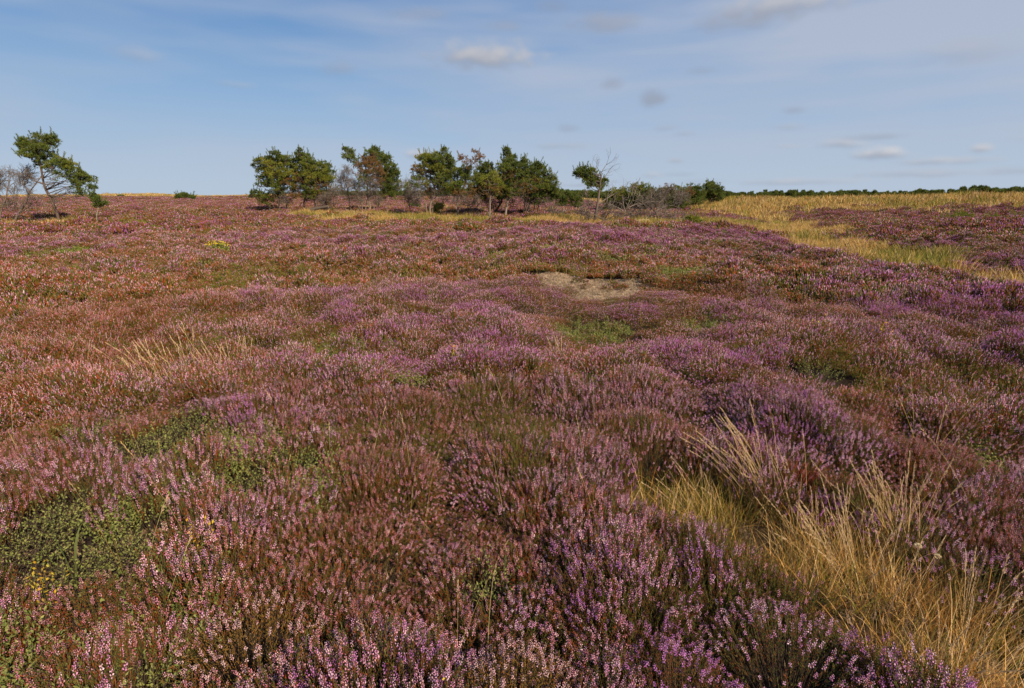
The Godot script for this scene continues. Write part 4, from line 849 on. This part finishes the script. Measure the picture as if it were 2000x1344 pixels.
func grassland() -> void:
	var root := stuff("dry_grass", "straw-yellow and green grass in the hollow, under the trees and on the ridge", "grass")
	var near := stuff("hair_grass", "tangle of fine golden grass in the gap between the heather bushes", "grass")
	for job in [[0.9, 6.0, 0.07, 30, 0.07, 0.10, 0.30, 0.0017, near], [6.0, 20.0, 0.17, 34, 0.13, 0.2, 0.48, 0.0045, root], [20.0, 55.0, 0.30, 34, 0.24, 0.25, 0.55, 0.011, root], [55.0, 170.0, 0.85, 40, 0.65, 0.3, 0.75, 0.03, root], [170.0, 420.0, 3.2, 50, 2.4, 0.5, 1.3, 0.11, root]]:
		var fs := []
		for v in 6: fs.append(Field.new())
		var step: float = job[2]
		var far: float = job[1]
		var nx := int(far * 0.95 / step) + 3
		for iz in int(far / step) + 2:
			for ix in range(-nx, nx + 1):
				var x := (ix + rf(-0.5, 0.5)) * step
				var z := -(iz + rf(-0.5, 0.5)) * step
				if not in_view(x, z): continue
				var d := sqrt(x * x + z * z)
				if d < job[0] or d >= far: continue
				if far < 7.0 and gap_near(x, z) <= 0.2: continue
				var cv := cover(x, z)
				if cv.x + rf(-0.3, 0.4) < 0.5: continue
				if far < 7.0 and n_small.get_noise_2d(x * 2.6, z * 2.6) + rf(-0.2, 0.2) < -0.1: continue
				var gr := n_patch.get_noise_2d(x * 0.8 + 500.0, z * 0.8) + (-0.25 + 0.25 * smoothstep(-2.5, -3.1, z) if z > -6.0 else (0.16 if x < 18.0 else 0.02) if z > -50.0 and z < -30.0 else 0.0 if z > -45.0 else -0.15)
				var v := (rng.randi() % 3) + (3 if gr + rf(-0.12, 0.12) > 0.12 else 0)
				var k := rf(0.8, 1.15)
				var ripe := 0.87 if far < 7.0 else 0.97   # the fine hair-grass in front is the most golden
				sow(fs[v], on(x, z), rf(0.8, 1.25), rf(0.7, 1.2), Color(k, k * ripe * rf(0.95, 1.05), k * ripe * rf(0.85, 1.05)) * (1.0 if far < 7.0 else 0.86))
		for v in 6:
			plant_field(job[8], "straw_grass" if v < 3 else "green_grass", grass_tuft(job[3], job[4], job[5], job[6], job[7], 0.08 if v < 3 else 0.7), fs[v])

func dwarf_shrubs() -> void:
	var root := stuff("crowberry", "low green dwarf shrub carpet in patches among the heather", "ground cover")
	for job in [[1.2, 4.4, 0.085, 14, 0.11, 0.27, 0.016, 0.011], [4.4, 12.0, 0.12, 22, 0.11, 0.16, 0.020, 0.014], [12.0, 40.0, 0.22, 26, 0.2, 0.22, 0.045, 0.03]]:
		var fs := []
		for v in 6: fs.append(Field.new())
		var step: float = job[2]
		var far: float = job[1]
		var nx := int(far * 0.95 / step) + 3
		for iz in int(far / step) + 2:
			for ix in range(-nx, nx + 1):
				var x := (ix + rf(-0.5, 0.5)) * step
				var z := -(iz + rf(-0.5, 0.5)) * step
				if not in_view(x, z): continue
				var d := sqrt(x * x + z * z)
				if d < job[0] or d >= far: continue
				if cover(x, z).y + rf(-0.2, 0.2) < 0.5 or taken(x, z): continue
				var bright := n_patch.get_noise_2d(x * 0.5 + 700.0, z * 0.5) + (0.5 if z < -18.0 else -0.6)
				var v := (rng.randi() % 3) + (3 if bright > 0.1 else 0)
				var k := rf(0.85, 1.15)
				sow(fs[v], on(x, z), rf(0.8, 1.25), rf(0.7, 1.15), Color(k, k, k))
		var fresh := [Color(0.19, 0.24, 0.04), Color(0.15, 0.20, 0.035), Color(0.24, 0.25, 0.06)]
		for v in 6:
			plant_field(root, "grey_green_shrub" if v < 3 else "fresh_green_shrub", leafy(job[3], job[4], job[5], job[6], WILLOW if v < 3 else fresh, null, job[7]).done(mat_plant), fs[v])

func stray_grass() -> void:   # single stems growing up through the heather
	var root := stuff("stray_grass", "thin pale grass stems scattered through the heather", "grass")
	var fs := []
	for v in 5: fs.append(Field.new())
	for i in 1500:
		var d := sqrt(rng.randf()) * 16.0 + 1.4
		var a := rf(-0.78, 0.78)
		var x := sin(a) * d; var z := -cos(a) * d
		if n_patch.get_noise_2d(x + 33.0, z) + rf(-0.4, 0.4) < 0.05: continue
		var k := rf(0.8, 1.15)
		sow(fs[rng.randi() % 5], on(x, z), rf(0.7, 1.15), 1.0, Color(k, k, k), 0.3)
	for v in 5:
		var s := Soup.new()
		for q in 1 + v % 3:
			culm(s, disc(0.03), (Vector3.UP + rdir() * 0.35).normalized(), rf(0.36, 0.56), 0.0013, pick(STRAW).lerp(pick(GREEN_BLADE), 0.25), rf(0.0, 0.08))
		plant_field(root, "grass_stems", s.done(mat_grass), fs[v])

func litter() -> void:   # dry moss, stalks and twigs on the bare patch
	var root := stuff("dry_litter", "dry stalks and moss on the bare tan patch and under the heather", "litter")
	var fs := [Field.new(), Field.new(), Field.new()]
	for iz in 130:
		for ix in 110:
			var x := -0.2 + (ix + rf(-0.5, 0.5)) * 0.035
			var z := -14.0 + (iz + rf(-0.5, 0.5)) * 0.045
			var cv := cover(x, z)
			if cv.z < 0.12 or rng.randf() < 0.15: continue
			var k := rf(0.75, 1.2)
			sow(fs[rng.randi() % 3], on(x, z), rf(0.7, 1.3), 1.0, Color(k, k * 0.93, k * 0.9), 0.5)
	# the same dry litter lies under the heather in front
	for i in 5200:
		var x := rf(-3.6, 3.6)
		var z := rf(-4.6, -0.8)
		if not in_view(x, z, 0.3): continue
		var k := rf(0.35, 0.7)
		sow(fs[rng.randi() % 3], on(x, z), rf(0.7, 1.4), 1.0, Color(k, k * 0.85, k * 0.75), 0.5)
	for v in 3:
		var s := Soup.new()
		for i in 14:
			var a := disc(0.04)
			var d := (rdir() + Vector3.UP * 0.5).normalized(); d.y = absf(d.y) * 0.7
			s.blade(PackedVector3Array([a, a + d * 0.025, a + d * 0.05 - Vector3(0, 0.005, 0)]), d.cross(rdir()).normalized(), 0.004, [Color(0.45, 0.36, 0.26), Color(0.36, 0.27, 0.18), Color(0.52, 0.44, 0.33)][i % 3])
		plant_field(root, "stalks", s.done(mat_grass), fs[v])

func forest() -> void:
	var root := stuff("far_forest", "dark pine forest along the horizon", "forest")
	for v in 3:
		var s := Soup.new()
		for i in 260:
			var y := pow(rng.randf(), 0.7)
			var p := disc(1.0 - 0.6 * y) * 3.4 + Vector3(0, 1.2 + y * 6.8, 0)
			if v == 2: p = disc(1.0) * 2.4 * sqrt(maxf(0.1, 1.0 - pow(2.0 * y - 1.0, 2.0))) + Vector3(0, 1.5 + y * 6.2, 0)
			tuft(s, p, (Vector3(p.x, 1.2, p.z).normalized() + rdir() * 0.5).normalized(), 1.1, 0.13, 6, pick(NEEDLE_DARK))
		s.tube(PackedVector3Array([Vector3.ZERO, Vector3(0, 4, 0), Vector3(0.1, 7, 0)]), PackedFloat32Array([0.2, 0.15, 0.05]), 5, BARK)
		var f := Field.new()
		for row in 4:
			for i in 220:
				var x := -150.0 + (i + rf(-0.5, 0.5)) * 3.2
				var z := -430.0 - row * 9.0 + rf(-4, 4) + 0.18 * maxf(0.0, x)
				var big := 0.86 * rf(0.8, 1.12) * (1.0 + 0.18 * n_big.get_noise_2d(x * 1.5, 900.0)) * (1.25 if x > 300.0 else 0.95)
				if x < -60.0: big *= 0.8
				sow(f, Vector3(x, height(x, z), z), big * 0.8, rf(1.05, 1.4), Color(1, 1, 1), 0.03)
		plant_field(root, "forest_pine", s.done(mat_needle), f)

func ground() -> void:
	var xs := PackedFloat32Array()
	var n := 210
	for i in range(-n, n + 1):
		xs.append(sinh(6.2 * i / n) / sinh(6.2) * 1500.0)
	var zs := PackedFloat32Array()
	for i in range(-40, n + 1):
		zs.append(-sinh(6.2 * i / n) / sinh(6.2) * 1500.0)
	var w := xs.size()
	var v := PackedVector3Array(); var nn := PackedVector3Array(); var cc := PackedColorArray(); var idx := PackedInt32Array()
	for iz in zs.size():
		for ix in w:
			var x := xs[ix]; var z := zs[iz]
			var d := sqrt(x * x + z * z)
			v.append(Vector3(x, height(x, z), z))
			var cv := cover(x, z)
			var soil := Color(0.060, 0.042, 0.028)
			if d > 60.0:   # far heath, too far to show single bushes
				var k := n_patch.get_noise_2d(x * 0.25, z * 0.7)
				soil = soil.lerp(Color(0.24, 0.125, 0.13).lerp(Color(0.18, 0.115, 0.07), clampf(0.5 + 1.6 * k, 0.0, 1.0)), smoothstep(60.0, 130.0, d))
			var col := soil.lerp(Color(0.26, 0.185, 0.075) if d > 6.0 else Color(0.15, 0.10, 0.045), cv.x).lerp(Color(0.075, 0.08, 0.03), cv.y * 0.7).lerp(Color(0.36, 0.30, 0.225), cv.z)
			cc.append(col)
	for iz in zs.size():
		for ix in w:
			var a := v[iz * w + maxi(ix - 1, 0)]; var b := v[iz * w + mini(ix + 1, w - 1)]
			var p := v[maxi(iz - 1, 0) * w + ix]; var q := v[mini(iz + 1, zs.size() - 1) * w + ix]
			nn.append((b - a).cross(q - p).normalized() * (-1.0 if (b - a).cross(q - p).y < 0.0 else 1.0))
	for iz in zs.size() - 1:
		for ix in w - 1:
			var a := iz * w + ix
			idx.append_array(PackedInt32Array([a, a + w + 1, a + 1, a, a + w, a + w + 1]))
	var arr := []
	arr.resize(Mesh.ARRAY_MAX)
	arr[Mesh.ARRAY_VERTEX] = v; arr[Mesh.ARRAY_NORMAL] = nn; arr[Mesh.ARRAY_COLOR] = cc; arr[Mesh.ARRAY_INDEX] = idx
	var am := ArrayMesh.new()
	am.add_surface_from_arrays(Mesh.PRIMITIVE_TRIANGLES, arr)
	am.surface_set_material(0, mat_ground)
	var o := MeshInstance3D.new()
	o.mesh = am
	top(o, "ground")
	o.set_meta("kind", "structure")

# ---------------------------------------------------------------- sky
func sky_image() -> Image:
	var w := 2048; var h := 1024
	var veil := FastNoiseLite.new()
	veil.seed = 5; veil.frequency = 1.5; veil.fractal_octaves = 4
	var cl := FastNoiseLite.new()
	cl.seed = 11; cl.frequency = 16.0; cl.fractal_octaves = 4
	var img := Image.create(w, h, false, Image.FORMAT_RGBF)
	var sun := Vector3(0.48, 0.0, 0.66).normalized()
	# clouds: azimuth, elevation, half width, half height (degrees), how white, how dense
	var clouds := [[-2.4, 12.5, 5.7, 1.52, 0.55, 0.85], [8.3, 15.0, 3.8, 1.30, 0.12, 0.5], [23.2, 15.2, 6.3, 1.28, 0.5, 0.65], [-8.3, 15.7, 3.2, 0.68, 0.15, 0.3], [13.0, 8.8, 1.4, 1.10, 0.02, 0.6], [-9.0, 4.1, 1.2, 0.59, 0.8, 0.55], [9.1, 10.2, 1.2, 0.76, 0.05, 0.45], [28.8, 4.5, 1.8, 0.53, 0.75, 0.55], [31.9, 3.6, 2.1, 0.63, 0.95, 0.75], [38.1, 3.7, 0.8, 0.40, 0.75, 0.6], [24.8, 7.3, 1.0, 0.36, 0.05, 0.4], [5.3, 6.5, 1.4, 0.49, 0.05, 0.3], [-15.7, 11.1, 1.8, 0.89, 0.05, 0.28], [3.7, 16.4, 1.8, 0.83, 0.05, 0.3], [-0.9, 14.9, 2.1, 0.55, 0.1, 0.3], [17.0, 10.9, 1.7, 0.40, 0.05, 0.25], [30.8, 4.9, 2.8, 0.32, 0.1, 0.4], [36.4, 2.9, 3.9, 0.34, 0.6, 0.45], [25.9, 1.5, 6.4, 0.39, 0.6, 0.4], [-31.1, 11.0, 2.1, 0.79, 0.5, 0.22], [-24.4, 9.4, 2.4, 0.39, 0.5, 0.2], [20.1, 14.3, 4.8, 0.96, 0.1, 0.45], [36.5, 10.5, 4.0, 1.35, 0.4, 0.25], [34.6, 2.0, 6.2, 0.39, 0.5, 0.35]]
	var r2 := RandomNumberGenerator.new()
	r2.seed = 99
	for i in 34:   # small scattered clouds low over the right-hand horizon
		clouds.append([r2.randf_range(4.0, 75.0), r2.randf_range(1.2, 6.5), r2.randf_range(0.8, 3.2), r2.randf_range(0.15, 0.45), r2.randf_range(0.1, 0.9), r2.randf_range(0.2, 0.5)])
	for i in 70:   # the same kind of clouds all round, outside the picture
		var az := r2.randf_range(50.0, 310.0)
		var el := r2.randf_range(2.5, 40.0)
		clouds.append([az if az <= 180.0 else az - 360.0, el, r2.randf_range(2.0, 7.0), r2.randf_range(0.6, 2.0), r2.randf_range(0.1, 0.9), r2.randf_range(0.3, 0.8)])
	var low := Color(0.41, 0.50, 0.61)
	for py in h:
		var el := 90.0 - (py + 0.5) * 180.0 / h
		var row := low
		if el < -1.0:
			img.fill_rect(Rect2i(0, py, w, h - py), Color(0.30, 0.36, 0.42))
			break
		var e := maxf(el, 0.0)
		row = low.lerp(Color(0.24, 0.39, 0.60), smoothstep(0.0, 11.0, e)).lerp(Color(0.095, 0.225, 0.475), smoothstep(7.0, 20.0, e)).lerp(Color(0.075, 0.18, 0.42), smoothstep(22.0, 70.0, e))
		for px in w:
			var az := (px + 0.5) / w * TAU
			var c := cos(deg_to_rad(el))
			var dir := Vector3(sin(az) * c, sin(deg_to_rad(el)), -cos(az) * c)
			var toward := 0.5 + 0.5 * (dir.x * sun.x + dir.z * sun.z)
			var vv := clampf(0.06 + 0.82 * sqrt(minf(1.0, toward / 0.42)) + 0.6 * veil.get_noise_3d(dir.x, dir.y * 4.0, dir.z) + 0.5 * veil.get_noise_3d(dir.x * 1.6 + 5.0, dir.y * 13.0, dir.z * 1.6), 0.0, 1.0) * (1.0 - 0.35 * smoothstep(25.0, 70.0, el))
			img.set_pixel(px, py, row.lerp(Color(0.405, 0.455, 0.56).lerp(low, 0.6 * (1.0 - smoothstep(0.0, 9.0, e))), vv * 0.85))
	for k in clouds:
		var x0 := floori((k[0] - k[2] * 1.5) / 360.0 * w)
		var x1 := floori((k[0] + k[2] * 1.5) / 360.0 * w)
		var y0 := int((90.0 - k[1] - k[3] * 2.0) / 180.0 * h)
		var y1 := int((90.0 - k[1] + k[3] * 2.0) / 180.0 * h)
		for py in range(maxi(y0, 0), mini(y1, h / 2)):
			for px in range(x0, x1 + 1):
				var az := (px + 0.5) * 360.0 / w
				var el := 90.0 - (py + 0.5) * 180.0 / h
				var dx: float = (az - k[0]) / k[2]
				var dy: float = (el - k[1]) / k[3]
				var nz := cl.get_noise_2d(az * 0.022, el * 0.05) * 0.45
				if dy < 0.0: dy *= 1.35
				var m := 1.0 - smoothstep(0.1, 1.2, sqrt(dx * dx + dy * dy) - nz)
				if m <= 0.0: continue
				var was := img.get_pixel(posmod(px, w), py)
				var lit: float = k[4] * smoothstep(-0.7, 0.6, dy + 0.35 * dx + nz)
				var col := Color(0.27, 0.305, 0.385).lerp(Color(0.62, 0.60, 0.60), lit)
				img.set_pixel(posmod(px, w), py, was.lerp(col, m * minf(0.95, 1.25 * float(k[5]))))
	return img

func _ready() -> void:
	rng.seed = 20240907
	# ---- camera
	var cam := Camera3D.new()
	cam.name = "camera"
	cam.fov = 62.35
	cam.near = 0.05
	cam.far = 5000.0
	cam.position = Vector3(0, 1.75, 0)
	cam.rotation_degrees = Vector3(-14.24, 0, 0)
	add_child(cam)
	cam.current = true
	# ---- sky, exposure
	var env := Environment.new()
	env.background_mode = Environment.BG_SKY
	var pano := PanoramaSkyMaterial.new()
	pano.panorama = ImageTexture.create_from_image(sky_image())
	env.sky = Sky.new()
	env.sky.sky_material = pano
	env.tonemap_mode = Environment.TONE_MAPPER_LINEAR
	env.tonemap_exposure = 1.2
	env.background_energy_multiplier = 0.94
	env.sdfgi_enabled = true
	env.ssao_enabled = true
	env.ssil_enabled = true
	var we := WorldEnvironment.new()
	we.name = "environment"
	we.environment = env
	add_child(we)
	# ---- sun: behind the camera to the right, about 36 degrees up
	var sun := DirectionalLight3D.new()
	sun.name = "sun"
	sun.light_energy = 1.6
	sun.light_angular_distance = 0.5
	sun.light_color = Color(1.0, 0.92, 0.79)
	sun.shadow_enabled = true
	add_child(sun)
	sun.look_at_from_position(Vector3(0.52, 0.58, 0.64) * 100.0, Vector3.ZERO)
	# ---- noises and materials
	n_big.seed = 3; n_big.frequency = 1.0 / 70.0; n_big.fractal_octaves = 2
	n_mid.seed = 4; n_mid.frequency = 1.0 / 5.0; n_mid.fractal_octaves = 2
	n_small.seed = 6; n_small.frequency = 1.0 / 1.3; n_small.fractal_octaves = 2
	for nb in [n_bush, n_bush_kind]:
		nb.noise_type = FastNoiseLite.TYPE_CELLULAR
		nb.seed = 21; nb.frequency = 1.0 / 0.62; nb.fractal_type = FastNoiseLite.FRACTAL_NONE
		nb.cellular_jitter = 1.0
		nb.domain_warp_enabled = true; nb.domain_warp_amplitude = 0.25; nb.domain_warp_frequency = 1.4
	n_bush.cellular_return_type = FastNoiseLite.RETURN_DISTANCE
	n_bush_kind.cellular_return_type = FastNoiseLite.RETURN_CELL_VALUE
	n_patch.seed = 8; n_patch.frequency = 1.0 / 7.0; n_patch.fractal_octaves = 3
	mat_plant = plain_material("plant", 0.8, 0.22)
	mat_grass = plain_material("grass", 0.7, 0.35)
	mat_needle = plain_material("needles", 0.7, 0.4)
	mat_bark = plain_material("bark", 0.9, 0.0)
	mat_dead = plain_material("dead_wood", 0.85, 0.0)
	mat_ground = plain_material("soil", 0.95, 0.0)
	var gn := FastNoiseLite.new()
	gn.seed = 41; gn.frequency = 0.03; gn.fractal_octaves = 5
	var gt := NoiseTexture2D.new()
	gt.width = 512; gt.height = 512; gt.seamless = true; gt.noise = gn
	var ramp := Gradient.new()
	ramp.set_color(0, Color(0.55, 0.5, 0.47)); ramp.set_color(1, Color(1, 1, 1))
	gt.color_ramp = ramp
	mat_ground.albedo_texture = gt
	mat_ground.uv1_triplanar = true
	mat_ground.uv1_world_triplanar = true
	mat_ground.uv1_scale = Vector3(1.3, 1.3, 1.3)
	mat_ground.heightmap_enabled = false
	ground()
	forest()
	trees()
	grassland()
	heath()
	dwarf_shrubs()
	litter()
	stray_grass()
	details()
